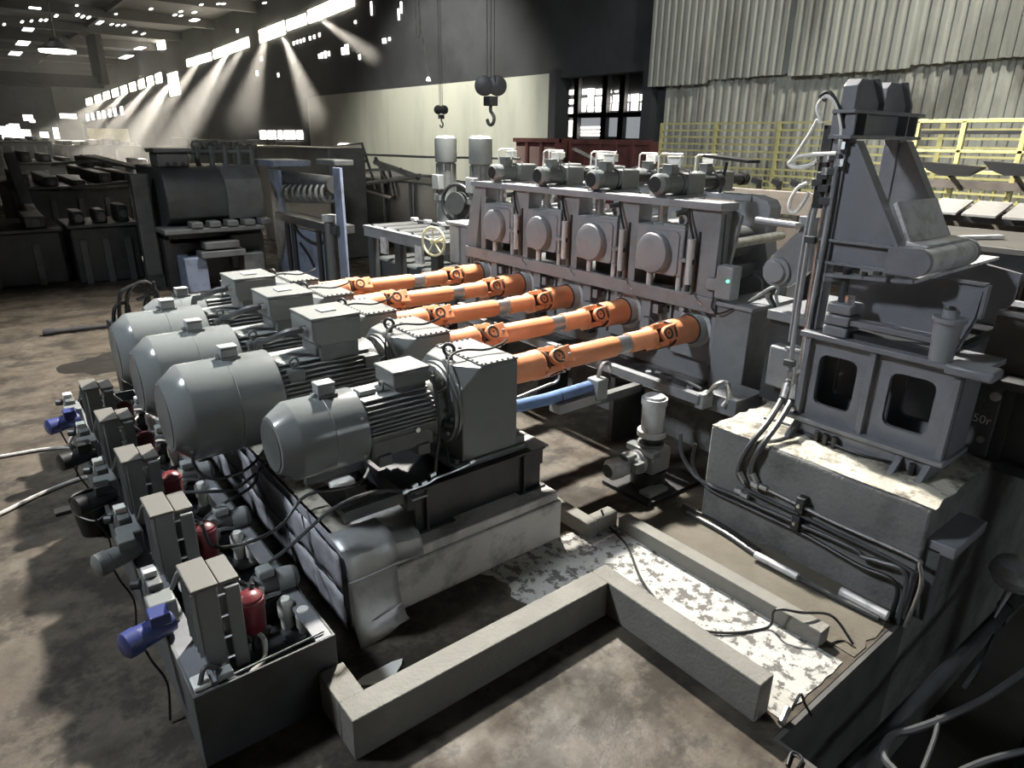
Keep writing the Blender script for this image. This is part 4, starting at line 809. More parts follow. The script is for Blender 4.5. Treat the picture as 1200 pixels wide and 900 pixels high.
# lever plate and boss on the mill side
MB().prism([(P(a, b, x=5.25).y, P(a, b, x=5.25).z) for a, b in ((937,253),(954,255),(953,268),(948,318),(938,326),(922,337),(908,336),(898,326),(897,312),(903,301),(936,270))], 'x', 5.25, 5.33).build('lever_plate', 'mill', tw, .006)
q = P(911,318,x=5.25); MB().lathe((5.25,q.y,q.z),(-1,0,0),[(0,.12),(.03,.12),(.03,.085),(.06,.085)],24).build('lever_boss', 'mill2', tw)
q = P(940,265,x=5.28); MB().cyl((5.28,q.y,q.z),(5.28,q.y+.42,q.z+.01),.028,n=10).build('push_rod', 'mill2', tw); MB().cyl((5.22,q.y,q.z),(5.25,q.y,q.z),.03,n=10).build('pin', 'steel', tw)
B(5.20,6.2,2.45,3.0,1.58,1.66).build('lever_table', 'mill', tw, .006); B(5.26,6.1,2.46,3.0,.845,1.58).build('lever_pedestal', 'machine', tw, .006)
B(5.14,5.3,2.60,2.90,1.02,1.38).build('valve_block', 'mill', tw, .02); B(5.12,5.3,2.62,2.75,1.38,1.40).build('valve_lid', 'box', tw)
# pipes up the column
def pipe(pts, r, m='mill2', nm='riser_pipe'): return MB().tube(pts, r, 8).build(nm, m, tw)
pipe([P(923,458,x=4.92), P(930,400,x=4.92), P(950,270,x=4.92), P(965,200,x=4.92), P(969,150,x=4.92)], .020, 'mill2'); pipe([P(932,458,x=4.90), P(945,380,x=4.9), P(960,280,x=4.9), P(975,190,x=4.9)], .013, 'steel')
pipe([P(938,455,x=4.88), P(950,370,x=4.88), P(972,250,x=4.88), P(982,180,x=4.88)], .020, 'mill2'); pipe([P(926,400,x=4.94), P(944,275,x=4.94), P(957,230,x=4.94)], .018, 'tower')
for px, py in ((927,425),(952,280),(975,200),(970,235),(967,205),(968,220),(977,183),(961,213)):
    a = P(px, py, x=4.89); B(a.x-.03,a.x+.03,a.y-.03,a.y+.05,a.z-.03,a.z+.02).build('pipe_clamp', 'hose', tw, .004)
for px, py in ((925,442),(934,440),(923,452),(933,450),(985,175),(968,190),(966,205),(983,195)):
    a = P(px, py, x=4.87); MB().cyl(a, a+Vector((0,0,.05)), .026, n=6).build('pipe_fitting', 'steel', tw)
hs_ = lambda L_: [P(a, b, x=4.86) for a, b in L_]
for nm, L_ in (('hose_loop', [(962,145),(958,125),(968,113),(980,122),(986,150),(984,172)]), ('hose_loop', [(958,140),(948,158),(930,185),(924,192),(935,196),(955,192)]), ('hose_loop', [(980,180),(955,181),(935,184),(925,193),(940,197),(958,188)]), ('hose_loop', [(947,214),(935,220),(926,235),(925,246),(932,249),(941,238),(948,225)])):
    pipe(hs_(L_), .014, 'white', nm)
pipe(hs_([(968,118),(961,113),(972,108),(983,125),(989,150)]), .012, 'black', 'hose_loop')
B(4.90,4.96,2.53,2.60,2.55,3.12).build('pipe_board', 'dark', tw)
# ------------------------------------------------------------------ hydraulic hoses and pipe bundle on the block
hb = thing('hydraulic_lines', 'bundle of hoses and bright pipes clamped to the stained block', 'pipes', (4.36, 2.0, 0))
def hline(pts, r, m, nm): MB().tube(pts, r, 8).build(nm, m, hb)
for d, e in ((0,0),(11,2)):
    hline([P(921+d*.9,452+e,x=4.86), P(916+d,468+e,x=4.80), P(900+d,495+e,x=4.55), P(880+d*1.2,520+e,x=4.37), P(868+d*1.3,540+e,x=4.36), P(866+d*1.4,556+e,x=4.36), P(873+d*1.4,566+e,x=4.36)], .024, 'hose', 'rubber_hose')
    MB().cyl(P(922+d*.9,450+e,x=4.86), P(917+d,466+e,x=4.80), .028, n=10).build('hose_end', 'steel', hb); MB().cyl(P(866+d*1.4,553+e,x=4.36), P(872+d*1.4,566+e,x=4.36), .026, n=10).build('hose_end', 'steel', hb)
hline([P(884,566,x=4.36), P(905,576,x=4.36), P(980,613,x=4.35), P(1068,652,x=4.34), P(1078,664,x=4.34), P(1078,690,x=4.34), P(1060,735,x=4.3)], .014, 'steel', 'steel_pipe')
hline([P(872,572,x=4.36), P(905,588,x=4.36), P(980,624,x=4.35), P(1060,664,x=4.34), P(1068,680,x=4.34), P(1050,735,x=4.3)], .014, 'hose', 'steel_pipe')
hline([P(797,508,x=4.45), P(800,535,x=4.42), P(820,562,x=4.40), P(860,580,x=4.37), P(900,598,x=4.36), P(995,640,x=4.35), P(1010,652,x=4.34), P(1030,658,x=4.34), P(1062,674,x=4.34), P(1052,730,x=4.3)], .018, 'hose', 'rubber_hose')
hline([P(815,520,x=4.45), P(812,545,x=4.42), P(830,572,x=4.39), P(870,592,x=4.37), P(940,625,x=4.36), P(1005,662,x=4.34), P(1050,684,x=4.34), P(1044,725,x=4.3)], .016, 'black', 'rubber_hose')
for px, py in ((866,575),(873,580),(885,568),(895,571)): a = P(px, py, x=4.345); MB().cyl(a+Vector((0,.03,0)), a-Vector((0,.03,0)), .024, n=8).build('fitting', 'steel', hb)
for px, py in ((938,592),(933,612)): a = P(px, py, x=4.335); B(a.x-.02,a.x+.06,a.y-.03,a.y+.03,a.z-.06,a.z+.06).build('clamp_block', 'dark', hb, .005); MB().cyl(a-Vector((.04,0,0)), a, .014, n=6).build('clamp_bolt', 'steel', hb)
hline([P(805,600,z=.03), P(850,625,z=.03), P(895,655,z=.03), P(960,690,z=.03), P(1030,725,z=.03)], .020, 'hose', 'floor_hose'); hline([P(800,592,z=.03), P(845,615,z=.04), P(890,645,z=.03)], .016, 'black', 'floor_hose')
a, b = P(885,650,z=.05), P(935,676,z=.05); MB().cyl(a, b, .03, n=10).build('hose_sleeve', 'towerl', hb); a, b = P(985,693,z=.06), P(1040,722,z=.06); MB().cyl(a, b, .035, n=10).build('hose_sleeve', 'towerl', hb)
MB().tube([P(895,490,z=.86), P(930,500,z=.87), P(1000,530,z=.87), P(1060,545,z=.87)], .010, 6).build('thin_cable', 'black', hb)
cable('black_cable', [P(705,598,z=.19), P(712,615,z=.02), P(735,640,z=.02), P(752,680,z=.02), P(780,715,z=.02), P(800,733,z=.02), P(850,742,z=.02), P(900,735,z=.02), (3.57,1.7,.16), P(940,718,z=.17), P(975,722,z=.12), P(1000,755,z=.02)], .009, 'black', 'thin black cable looping over the sill and powdery strip')
# ================================================================== RIGHT SIDE: beam with chalk mark, plates, table, railings
rt = thing('side_frame', 'dark steel frame with chalk-marked post beside the slate tower', 'frame', (5.8, .8, -.3))
B(5.42,6.15,-1.0,1.20,.80,.87).build('ledge', 'machine', rt, .006); B(5.42,6.15,-1.0,1.42,1.40,1.46).build('plate_shelf', 'machinel', rt, .004)
MB().prism([(1.50,1.46),(1.47,1.90),(-.9,1.86),(-.9,1.46)], 'x', 5.62, 5.66).build('rusty_plate', 'brick', rt, .004); B(5.58,5.64,-.9,1.47,1.87,1.905).build('plate_edge', 'table2', rt, .003)
B(5.46,5.54,1.20,1.36,.845,1.40).build('spacer', 'machine', rt); cp = B(5.42,5.50,1.27,1.41,.87,1.40).build('marked_post', 'machinel', rt, .004)
MB().cyl((5.40,1.30,1.34),(5.42,1.30,1.34),.035,n=12).build('post_bolt', 'steel', cp); MB().cyl((5.40,1.32,1.0),(5.42,1.32,1.0),.025,n=12).build('post_bolt', 'box', cp)
B(5.5,6.15,-.95,1.20,.87,1.40).build('back_plate', 'machine', rt); B(5.46,5.50,.3,.44,.87,1.40).build('brace', 'machine', rt, .004)  # first box is an added dark sheet, hiding lit floor in the void
for y in (-.8, .5): B(5.5,6.1,y-.06,y+.06,-1.7,.80).build('leg', 'machine', rt)
fc_ = bpy.data.curves.new('chalk_mark', 'FONT'); fc_.body = '50r'; fc_.size = .085; fc_.extrude = .0008
to = bpy.data.objects.new('chalk_mark', fc_); COL.objects.link(to); bpy.context.view_layer.update()
dg = bpy.context.evaluated_depsgraph_get(); me = bpy.data.meshes.new_from_object(to.evaluated_get(dg)); bpy.data.objects.remove(to)
to = bpy.data.objects.new('chalk_mark', me); COL.objects.link(to); me.materials.append(M['chalk']); to.parent = cp; o0 = ORG[cp.name]
to.matrix_local = Matrix.Translation(Vector((5.418,1.405,1.12))-o0) @ Matrix(((0,0,-1,0),(-1,0,0,0),(0,1,0,0),(0,0,0,1)))
t = thing('elbow_bracket', 'slate angled bracket on the end of the stained block', 'bracket', (4.7, 1.12, 0))
B(4.45,5.0,1.05,1.222,.52,.60).build('elbow_plate', 'tower', t, .008); B(4.45,4.60,1.12,1.222,.0,.55).build('elbow_post', 'machinel', t, .01)
rb = thing('run_out_table', 'wide dusty steel run-out table behind the slate tower', 'table', (8.8, 1.5, 0))
B(7.7,9.3,-2.5,3.35,2.02,2.08).build('table_top', 'table', rb, .006); B(7.72,9.25,-2.5,3.3,1.80,2.02).build('apron', 'dark', rb); B(7.7,7.76,-2.5,3.35,1.55,1.60).build('lower_rail', 'towerl', rb)
for y in (-2.2, .5, 3.1): B(7.8,8.0,y-.1,y+.1,0,1.8).build('leg', 'machine', rb); B(8.9,9.1,y-.1,y+.1,0,1.8).build('leg', 'machine', rb)
MB().bar((8.0,2.6,2.10),(8.4,2.35,2.11),.08,.03).build('loose_bar', 'towerl', rb)
# pale tilting plates
for i in range(8):
    y = 3.75-.42*i; o = MB().prism([(9.35,2.20),(9.85,2.33),(9.85,2.36),(9.35,2.23)], 'y', y-.19, y+.17).build('tilting_plate', 'table2', bevel=.004)
    tag(o, 'pale tilting plate behind the run-out table, %s in the row from the tower' % ('first','second','third','fourth','fifth','sixth','seventh','eighth')[i], 'plate', 'tilting plates behind the run-out table')
tb_ = thing('plate_bearer', 'dark bearer frame carrying the row of pale plates', 'frame', (9.9, 2.2, 0))
B(9.5,9.62,.5,4.2,2.12,2.24).build('bearer_beam', 'dark', tb_); B(9.9,10.05,.5,8.4,1.95,2.30).build('bearer_beam', 'brick', tb_, .01)
for y in (.7, 2.4, 4.0): B(9.5,9.62,y-.06,y+.06,0,2.13).build('leg', 'dark', tb_); B(9.9,10.02,y-.06,y+.06,0,1.97).build('leg', 'dark', tb_)
B(9.9,10.02,8.1,8.25,0,1.97).build('leg', 'dark', tb_)
# yellow walkway railing
rl_ = thing('walkway_railing', 'yellow steel walkway railing with heavy posts behind the tower', 'railing', (10.4, 2, 1.9))
XA = 10.6
for px in (1070, 1123, 1195):
    a = P(px, 180, x=XA); B(XA-.03,XA+.03,a.y-.03,a.y+.03,0,3.30).build('post', 'yellow', rl_, .006)
yl, yr = P(1062,140,x=XA).y, -3.0
for z, h in ((3.30,.05),(2.92,.04),(2.66,.05)): B(XA-.03,XA+.03,yr,yl,z-h/2,z+h/2).build('rail', 'yellow', rl_, .006)
B(XA-.02,XA+.5,yr,yl,3.14,3.18).build('ledge', 'dark', rl_); B(XA-.1,XA+.1,yr,yl,2.45,2.55).build('toe_beam', 'brick', rl_)
for i, px in enumerate((1115, 1192)):
    a = P(px, 200, x=XA-.5); o = MB().prism([(a.y+.36,a.z+.10),(a.y+.26,a.z+.0),(a.y+.1,a.z-.06),(a.y-.2,a.z-.06),(a.y-.34,a.z+.03),(a.y-.36,a.z+.06)], 'x', XA-.6, XA-.4).build('scrap_trough', 'black')
    tag(o, ('black trough hanging beside the middle yellow post', 'black trough hanging beside the outer yellow post')[i], 'trough'); 
    B(XA-.5,XA-.45,a.y-.03,a.y+.03,a.z-.08,a.z-.07).build('trough_lug', 'black', o)
    MB().bar((XA-.5,a.y,a.z-.06),(XA,a.y,a.z-.25),.04).build('trough_arm', 'dark', o)
# long yellow fence
fe = thing('safety_fence', 'long yellow barred safety fence below the corrugated wall', 'fence', (12.6, 6, 1.5))
XB = 12.6; y0, y1 = -2.5, P(776,150,x=XB).y
zs = [3.36-.135*i for i in range(6)]+[2.50-.115*i for i in range(8)]
ml = B(XB-.02,XB+.02,y0,y1,-.018,.018)
mr = ml.build('rail', 'yellow', fe)
o0 = ORG[fe.name]
mr.location.z = zs[0]
for z in zs[1:]: inst(mr, (0,0,z-zs[0]))
n = 9
for i in range(n+1):
    y = y0+(y1-y0)*i/n; B(XB-.03,XB+.03,y-.035,y+.035,0,3.38).build('post', 'yellow', fe)
vb = B(XB+.02,XB+.04,-.012,.012,1.66,2.52).build('upright_bar', 'yellow', fe)
m_ = int((y1-y0)/.17); vb.location.y = y0
for i in range(1, m_): inst(vb, (0,.17*i,0))
B(XB-.24,XB+.3,y0,y1+.3,1.42,1.60).build('kick_beam', 'brick', fe)
for px, on_ in ((893,'third'), (917,'second'), (940,'first')):
    a = P(px, 212, x=11.9); t = thing('guide_horn', 'short dark guide horn before the yellow fence, %s from the tower' % on_, 'horn', (11.9, a.y, 1.9), 'guide horns before the fence')
    MB().bar((11.9,a.y,1.6),(11.9,a.y+.06,2.28),.07).build('stem', 'dark', t); MB().bar((11.9,a.y+.03,2.28),(11.9,a.y+.2,2.33),.09).build('head', 'dark', t)
bm_ = tag(B(11.4,12.3,3.2,9.3,1.1,1.62).build('cooling_bed', 'brick', bevel=.02), 'rusty long cooling bed in front of the yellow fence', 'bed')
for y in (3.6, 6.2, 9.0): B(11.5,12.2,y-.12,y+.12,0,1.12).build('leg', 'machine', bm_)
for i in range(5): B(11.38,11.42,3.6+1.2*i,3.64+1.2*i,1.15,1.6).build('rib', 'machine', bm_)
# ================================================================== BEHIND THE MACHINE, LEFT END
cv = thing('roller_conveyor', 'roller conveyor leading away from the straightening machine', 'conveyor', (6.2, 11, 0))
B(5.72,5.82,8.85,11.6,1.28,1.46).build('side_beam', 'mill', cv, .006); B(6.72,6.84,8.85,11.6,1.30,1.52).build('side_beam', 'machine', cv, .006)
B(5.70,5.84,8.85,11.6,1.455,1.475).build('side_flange', 'mill', cv)
for i in range(6): MB().cyl((5.80,9.0+.48*i,1.42),(6.74,9.0+.48*i,1.42),.085,n=16).build('roller', 'machine', cv)
for i in range(6): B(6.66,6.76,8.95+.48*i,9.1+.48*i,1.50,1.57).build('bearing_block', 'towerl', cv, .01)  # pale steel colour stands in for glints on the blocks
for y in (9.2, 10.4, 11.4): B(5.74,5.86,y-.1,y+.1,0,1.3).build('leg', 'machine', cv); B(6.7,6.8,y-.1,y+.1,0,1.3).build('leg', 'machine', cv)
for y in (9.6,10.8): B(5.69,5.74,y-.1,y+.12,1.05,1.34).build('side_plate', 'towerl', cv)
B(5.9,6.7,8.9,11.5,.25,.9).build('drive_guard', 'machine', cv, .05)
hw = thing('handwheel_gearbox', 'pale grey adjusting gearbox with cream handwheel', 'gearbox', (5.85, 8.65, 0))
c = P(508,283,x=5.55); hx_, hy, hz = c.x, c.y, c.z
mb = MB().ring((hx_,hy,hz),(1,.35,0),.215,.020,28,8); mb.build('handwheel', 'cream', hw)
d_ = Vector((1,.35,0)).normalized(); sd = Vector((d_.y,-d_.x,0)); 
for q in range(5):
    a = 2*PI*q/5+.4; e = sd*math.cos(a)+Vector((0,0,1))*math.sin(a); MB().cyl(Vector((hx_,hy,hz)), Vector((hx_,hy,hz))+e*.21, .012, n=8).build('spoke', 'cream', hw)
MB().cyl((hx_-.04,hy-.01,hz),(hx_+.25,hy+.09,hz),.035,n=12).build('hub', 'cream', hw)
B(5.72,6.15,8.25,8.72,1.2,1.78).build('gear_case', 'mill2', hw, .02); B(5.68,6.2,8.2,8.77,1.78,1.82).build('case_lid', 'box', hw, .006); B(5.8,6.1,8.3,8.6,0,1.2).build('pedestal', 'machine', hw)
B(5.68,5.72,8.4,8.5,1.25,1.75).build('rib', 'box', hw)
for i, px in enumerate((522, 563)):
    a = P(px, 165, x=7.25); t = thing('vertical_motor', ('tall vertical grey motor with domed cap, beside the handwheel', 'tall vertical grey motor with domed cap, beside the screwdown motors')[i], 'motor', (7.25, a.y, 0), 'vertical motors')
    MB().lathe((7.25,a.y,2.58),(0,0,1),[(0,.20),(.02,.205),(.42,.205),(.47,.16),(.47,.05)],28).build('cowl', 'motor', t)
    MB().lathe((7.25,a.y,2.0),(0,0,1),[(0,.17),(.58,.17)],24).build('motor_body', 'fin', t); MB().lathe((7.25,a.y,1.1),(0,0,1),[(0,.26),(.1,.26),(.1,.2),(.8,.2),(.8,.25),(.9,.25)],24).build('lantern', 'motor', t)
    MB().cyl((7.25,a.y,0),(7.25,a.y,1.1),.3,n=20).build('pedestal', 'machine', t)
    B(6.99,7.13,a.y-.12,a.y+.1,2.10,2.36).build('terminal_box', 'box', t, .01)
    for q in range(8):
        an = 2*PI*q/8; MB().bar((7.25+math.cos(an)*.17,a.y+math.sin(an)*.17,2.02),(7.25+math.cos(an)*.17,a.y+math.sin(an)*.17,2.56),.02,.05,(math.cos(an),math.sin(an),0)).build('fin', 'fin', t)
a = P(536,238,x=7.1); t = thing('hose_drum', 'dark curved hose drum below the first vertical motor', 'drum', (7.1, a.y, 0))
MB().ring(a, (1,.4,0), .33, .035, 28, 8).build('hose_coil', 'dark', t); MB().lathe(a,(1,.4,0),[(-.08,.2),(.08,.2)],20).build('hub', 'machine', t); B(7.05,7.15,a.y-.05,a.y+.05,0,a.z-.1).build('stand', 'machine', t)
# hooks
def hook(px, py, x, s, label):
    a = P(px, py, x=x); t = thing('crane_hook', label, 'hook', (a.x, a.y, a.z-.9*s), 'crane hooks')
    for sgn in (-1, 1): MB().lathe(a+Vector((.09*s*sgn, -.10*s*sgn, .12*s)), (.75,.65,0), [(-.05*s,.17*s),(-.04*s,.195*s),(.04*s,.195*s),(.05*s,.17*s)], 24).build('sheave', 'dark', t)
    q = a+Vector((0,0,-.10*s)); B(q.x-.1*s,q.x+.1*s,q.y-.12*s,q.y+.12*s,q.z-.16*s,q.z+.02*s).build('hook_block', 'dark', t, .01*s)
    h0 = q+Vector((0,0,-.16*s)); pts = [h0, h0+Vector((0,0,-.1*s))]+[h0+Vector((0,-math.sin(b)*.12*s,-.25*s+math.cos(b)*.12*s)) for b in [math.radians(v) for v in (20,70,120,170,220,265)]]
    MB().tube(pts, .035*s, 8).build('hook', 'hose', t)
    for dy in (-.12, 0, .12): MB().cyl(a+Vector((0,dy*s,.2*s)), (a.x, a.y+dy*s, ZR-.2), .009, n=6).build('wire_rope', 'hose', t)
hook(575, 108, 8.5, .95, 'dark crane hook block with two sheaves before the pale wall'); hook(517, 132, 12.5, .7, 'greyish small crane hook hanging above the vertical motors')
a = P(502,92,x=11); t = thing('pendant_cable', 'thin pendant cable with small lamp in front of the dark wall', 'cable', (11, a.y, a.z-.1))
b = P(488,-30,x=11); MB().tube([b, P(492,20,x=11), P(499,70,x=11), a], .012, 6).build('cable', 'found', t); MB().lathe(a-Vector((0,0,.06)),(0,0,1),[(0,.07),(.06,.05),(.1,.02)],12).build('lamp_head', 'sky2', t)
MB().tube([P(486,-30,x=11), P(487,25,x=11), P(489,42,x=11), P(492,38,x=11), P(491,-30,x=11)], .010, 6).build('cable_loop', 'found', t)
# red cabinets and wagon at the opening
a0, a1 = P(604,205,x=14.2), P(655,162,x=14.2)
t = thing('red_panel_cabinet', 'faded red panelled cabinet standing against the pale wall', 'cabinet', (14.2, (a0.y+a1.y)/2, 0))
B(14.2,14.8,a1.y,a0.y,0,a1.z).build('body', 'redp', t, .02)
wd = (a0.y-a1.y)/3
for i in range(3): B(14.14,14.2,a1.y+wd*i+.12,a1.y+wd*(i+1)-.08,.3,a1.z-.25).build('panel', mat('dusty pink panel', (.30,.20,.18), .7, 0, .1, 2), t, .01); B(14.10,14.2,a1.y+wd*i-.02,a1.y+wd*i+.08,0,a1.z-.05).build('upright', 'redp', t)
B(14.08,14.3,a1.y,a0.y,a1.z-.12,a1.z).build('cornice', 'redp', t)
ym_ = a1.y-.12; a0, a1 = P(657,215,x=14.6), P(764,166,x=14.6); a0.y = ym_
t = thing('red_wagon', 'dull red steel wagon side filling the wall opening', 'wagon', (14.8, (a0.y+a1.y)/2, 0))
B(14.6,17.0,a1.y,a0.y,.6,a1.z).build('body', 'redp', t, .02); B(14.55,14.62,a1.y,a0.y,a1.z-.1,a1.z+.04).build('top_rail', 'redp', t, .01)
for i in range(6): B(14.53,14.62,a1.y+(a0.y-a1.y)*i/5-.04,a1.y+(a0.y-a1.y)*i/5+.04,.6,a1.z).build('stanchion', 'redp', t)
for y in (a1.y+.6, a0.y-.6): MB().cyl((14.7,y,.45),(14.85,y,.45),.45,n=24).build('wheel', 'dark', t)
MB().bar(P(672,174,x=14.3), P(700,188,x=14.3), .12, .06).build('gangplank', 'found', t)
# railing and pipe rack before the pale wall
t = thing('pipe_rack', 'tangled dark pipe rack and railing before the pale wall', 'rack', (9.5, 14, 0))
for (a, b, r_) in (((397,170),(425,168),.03),((424,168),(441,222),.04),((400,180),(500,184),.03),((500,184),(610,186),.025),((395,205),(430,188),.05),((415,190),(415,225),.05),((440,185),(455,215),.05),((440,190),(490,208),.08),((430,215),(492,206),.06),((400,215),(460,232),.06),((408,200),(470,198),.04),((446,190),(449,225),.05),((456,200),(462,230),.05)):
    MB().cyl(P(*a, x=9.5), P(*b, x=9.5), r_, n=8).build('pipe', 'machinel', t)
for px in (405, 425, 450, 480): a = P(px, 215, x=9.5); MB().cyl((9.5,a.y,0), a, .06, n=8).build('leg', 'machine', t)
a, b = P(400,232,x=9.6), P(515,212,x=9.6); B(9.6,11.2,b.y,a.y,0,b.z-.1).build('tank', 'machine', t, .05)
for (x_, px0, px1, py, hz_) in ((12.0,420,480,200,.5),(12.5,350,395,200,.8)):
    a, b = P(px0,py,x=x_), P(px1,py,x=x_); o = tag(B(x_,x_+1,b.y,a.y,0,a.z).build('storage_bin', 'machine', bevel=.05), 'dark bulky storage bin '+('behind the pipe rack' if px0 == 420 else 'behind the blue mill stand'), 'bin')
    B(x_-.06,x_,b.y,a.y,a.z-.2,a.z-.05).build('rim', 'machinel', o)
# ================================================================== BLUE STAND, HOOD MACHINE, LEFT MACHINES
bs = thing('blue_mill_stand', 'pale blue two-post mill stand with ribbed rolls on the conveyor', 'machine', (5.6, 13.8, 0))
XS = 5.35
def col(px0, px1, py, m='paleblue'):
    a, b = P(px0, py, x=XS), P(px1, py, x=XS); return B(XS, XS+.05, min(a.y,b.y), max(a.y,b.y), 0, a.z).build('post', m, bs, .01)
col(314, 327, 198); col(389, 398, 196)
a, b = P(302,186,x=XS+.1), P(326,193,x=XS+.1); B(XS-.05,XS+.8,b.y-.1,a.y,b.z-.05,a.z).build('head_cap', 'paleblue', bs, .02)
a, b = P(327,205,x=XS+.2), P(392,213,x=XS+.2); MB().cyl((XS+.2,a.y,a.z-.05),(XS+.2,b.y,a.z-.05),.16,n=20).build('top_shaft', 'machine', bs)
a, b = P(327,250,x=XS), P(396,238,x=XS); B(XS-.1,XS+.3,b.y,a.y,a.z-.12,a.z+.04).build('cross_beam', 'machine', bs, .01)
for i in range(9):
    px = 332+i*6.8; c = P(px, 226, x=XS+.15); MB().ring(c, (0,1,0), .17, .035, 18, 6).build('roll_rib', 'machinel', bs)
a, b = P(331,262,x=XS+.02), P(384,262,x=XS+.02); B(XS+.02,XS+.06,b.y,a.y,0,a.z).build('guard_panel', 'paleblue', bs, .006)
for px in (336, 343, 372, 380): c = P(px, 262, x=XS-.03); MB().cyl((XS-.03,c.y,.1),(XS-.03,c.y,c.z),.05,n=10).build('guide_rod', 'dark', bs)
c = P(386,258,x=XS-.05); MB().cyl((XS-.05,c.y,.2),(XS-.05,c.y,c.z),.10,n=14).build('cylinder', 'machinel', bs); MB().cyl((XS-.05,c.y,c.z-.02),(XS-.05,c.y,c.z+.1),.14,n=14).build('cylinder_cap', 'box', bs)
MB().tube([P(342,258,x=XS),P(352,275,x=XS),P(368,285,x=XS),P(378,284,x=XS)], .03, 6).build('hose', 'black', bs); MB().tube([P(352,285,x=XS),P(362,300,x=XS),P(368,312,x=XS)], .03, 6).build('hose', 'black', bs)
a, b = P(300,172,x=7.2), P(385,192,x=7.2); B(7.2,8.2,b.y,a.y,0,a.z+.05).build('rear_housing', 'machine', bs, .05)
a, b = P(370,186,x=5.6), P(392,195,x=5.6); B(5.6,6.0,b.y,a.y,b.z,a.z).build('motor_box', 'machinel', bs, .02)
# dark hood machine, faces the camera side
hm = thing('hooded_machine', 'large dark machine with rounded hood left of the blue stand', 'machine', (4.2, 15.4, 0))
YH = 14.9
xa, xb = P(194,250,y=YH).x, P(306,250,y=YH).x; zt = P(240,196,y=YH).z; zm = P(240,262,y=YH).z
MB().prism([(YH+.1,.9),(YH+.1,zm),(YH-.25,zm+.15),(YH-.32,zm+.5),(YH-.25,zt-.25),(YH-.05,zt-.05),(YH+.25,zt),(YH+2.2,zt),(YH+2.2,.9)], 'x', xa, xb).build('hood', 'machine', hm, .02)
MB().prism([(YH-.28,zm+.10),(YH-.35,zm+.5),(YH-.28,zt-.22),(YH-.05,zt-.02),(YH+.25,zt+.03),(YH+.25,zt),(YH-.3,zm+.5)], 'x', xb-.75, xb-.02).build('pale_cover', 'machinel', hm, .004)
B(xa-.2,xb-.15,YH-.6,YH+.2,zm-.12,zm-.02).build('work_table', 'machinel', hm, .02)
for q in range(5): B(xa+.3+.34*q,xa+.52+.34*q,YH-.62,YH-.3,zm-.02,zm+.10).build('tool_block', 'machinel', hm, .02)
B(xa+.5,xb-.7,YH-.6,YH-.2,zm-.45,zm-.3).build('step_bar', 'machinel', hm, .02); B(xa+.4,xb-.6,YH-.62,YH-.2,zm-.62,zm-.48).build('step_bar', 'machinel', hm, .02)
for x in (xa+.1, xa+1.25): B(x,x+.42,YH-.5,YH+.1,0,zm-.6).build('leg', 'paleblue' if x < xa+.5 else 'machinel', hm, .02)
B(xb-.75,xb-.03,YH-.1,YH+.3,.35,zm-.25).build('side_cover', 'machinel', hm, .02); B(xa-.1,xb,YH+.1,YH+2,0,1.0).build('base', 'dark', hm)
a = P(194,175,y=YH+.4); b = P(212,195,y=YH+.4); B(a.x-.22,b.x+.12,YH+.2,YH+.9,zt,a.z-.06).build('control_box', 'machinel', hm, .03); B(a.x-.28,b.x+.18,YH+.15,YH+.95,a.z-.06,a.z+.02).build('box_lid', 'machinel', hm, .02)
for q in range(3): MB().cyl((a.x-.05+.14*q,YH+.19,a.z-.28),(a.x-.05+.14*q,YH+.21,a.z-.28),.045,n=10).build('knob', 'black', hm)
z_ = P(270,178,y=YH+.8).z; MB().cyl((b.x+.1,YH+.8,z_),(xb+.2,YH+.8,z_),.05,n=10).build('top_pipe', 'machinel', hm)
for q in range(5): x = b.x+.45+.28*q; MB().cyl((x,YH+.8,zt),(x,YH+.8,z_+.12),.06,n=8).build('valve', 'machinel', hm); MB().ring((x,YH+.78,z_+.12),(0,1,.3),.10,.02,14,6).build('valve_wheel', 'machinel', hm)
# ribbed panel and benches left
t = thing('ribbed_guard', 'dark ribbed guard panel left of the hooded machine', 'guard', (2.6, 15.5, 0))
a, b = P(152,204,y=15.3), P(178,268,y=15.3)
B(a.x,b.x+.1,15.3,15.5,0,a.z).build('panel', 'machine', t, .01)
for q in range(8): x = a.x+.02+(b.x-a.x)*q/7; B(x-.02,x+.02,15.24,15.3,.3,a.z-.02).build('rib', 'machinel', t)
def bench(name, label, px0, px1, py, y, dep, m, extras=0, foot=0.):
    a, b = P(px0, py, y=y), P(px1, py, y=y); t = thing(name, label, 'machine', ((a.x+b.x)/2, y+dep/2, 0)); zt = (a.z+b.z)/2
    B(a.x,b.x,y,y+dep,foot,zt-.06).build('body', m, t, .04); B(a.x-.05,b.x+.05,y-.06,y+dep,zt-.06,zt).build('bed_plate', 'machinel', t, .01)
    w_ = b.x-a.x
    for q in range(extras):
        x = a.x+w_*(q+.5)/extras; h = random.uniform(.12,.4); B(x-w_*.25/extras,x+w_*.25/extras,y+.1,y+dep*.6,zt,zt+h).build('tool_head', m, t, .03); MB().cyl((x,y+.02,zt+h*.5),(x,y+.1,zt+h*.5),.08,n=10).build('knob', 'machinel', t)
    for q in range(max(2,extras)): x = a.x+w_*(q+.3)/max(2,extras); B(x,x+.12,y-.05,y,foot,zt-.3).build('rib', 'machinel', t)
    return t
bench('rolling_stand', 'low dark machine with tilted cover at the floor edge by the steel pole', 80, 160, 262, 16.6, 1.5, 'machine', 3)
bench('rolling_stand', 'dark boxy machine at the left edge of the open floor', -40, 70, 270, 17.0, 2.5, 'machine', 2)
bench('roller_bed', 'long dark roller bed behind the ribbed guard', 10, 170, 218, 21, 6, 'machine', 5)
bench('mill_stand', 'distant dark mill stand under the light shafts', 20, 90, 190, 34, 5, 'machine', 3)
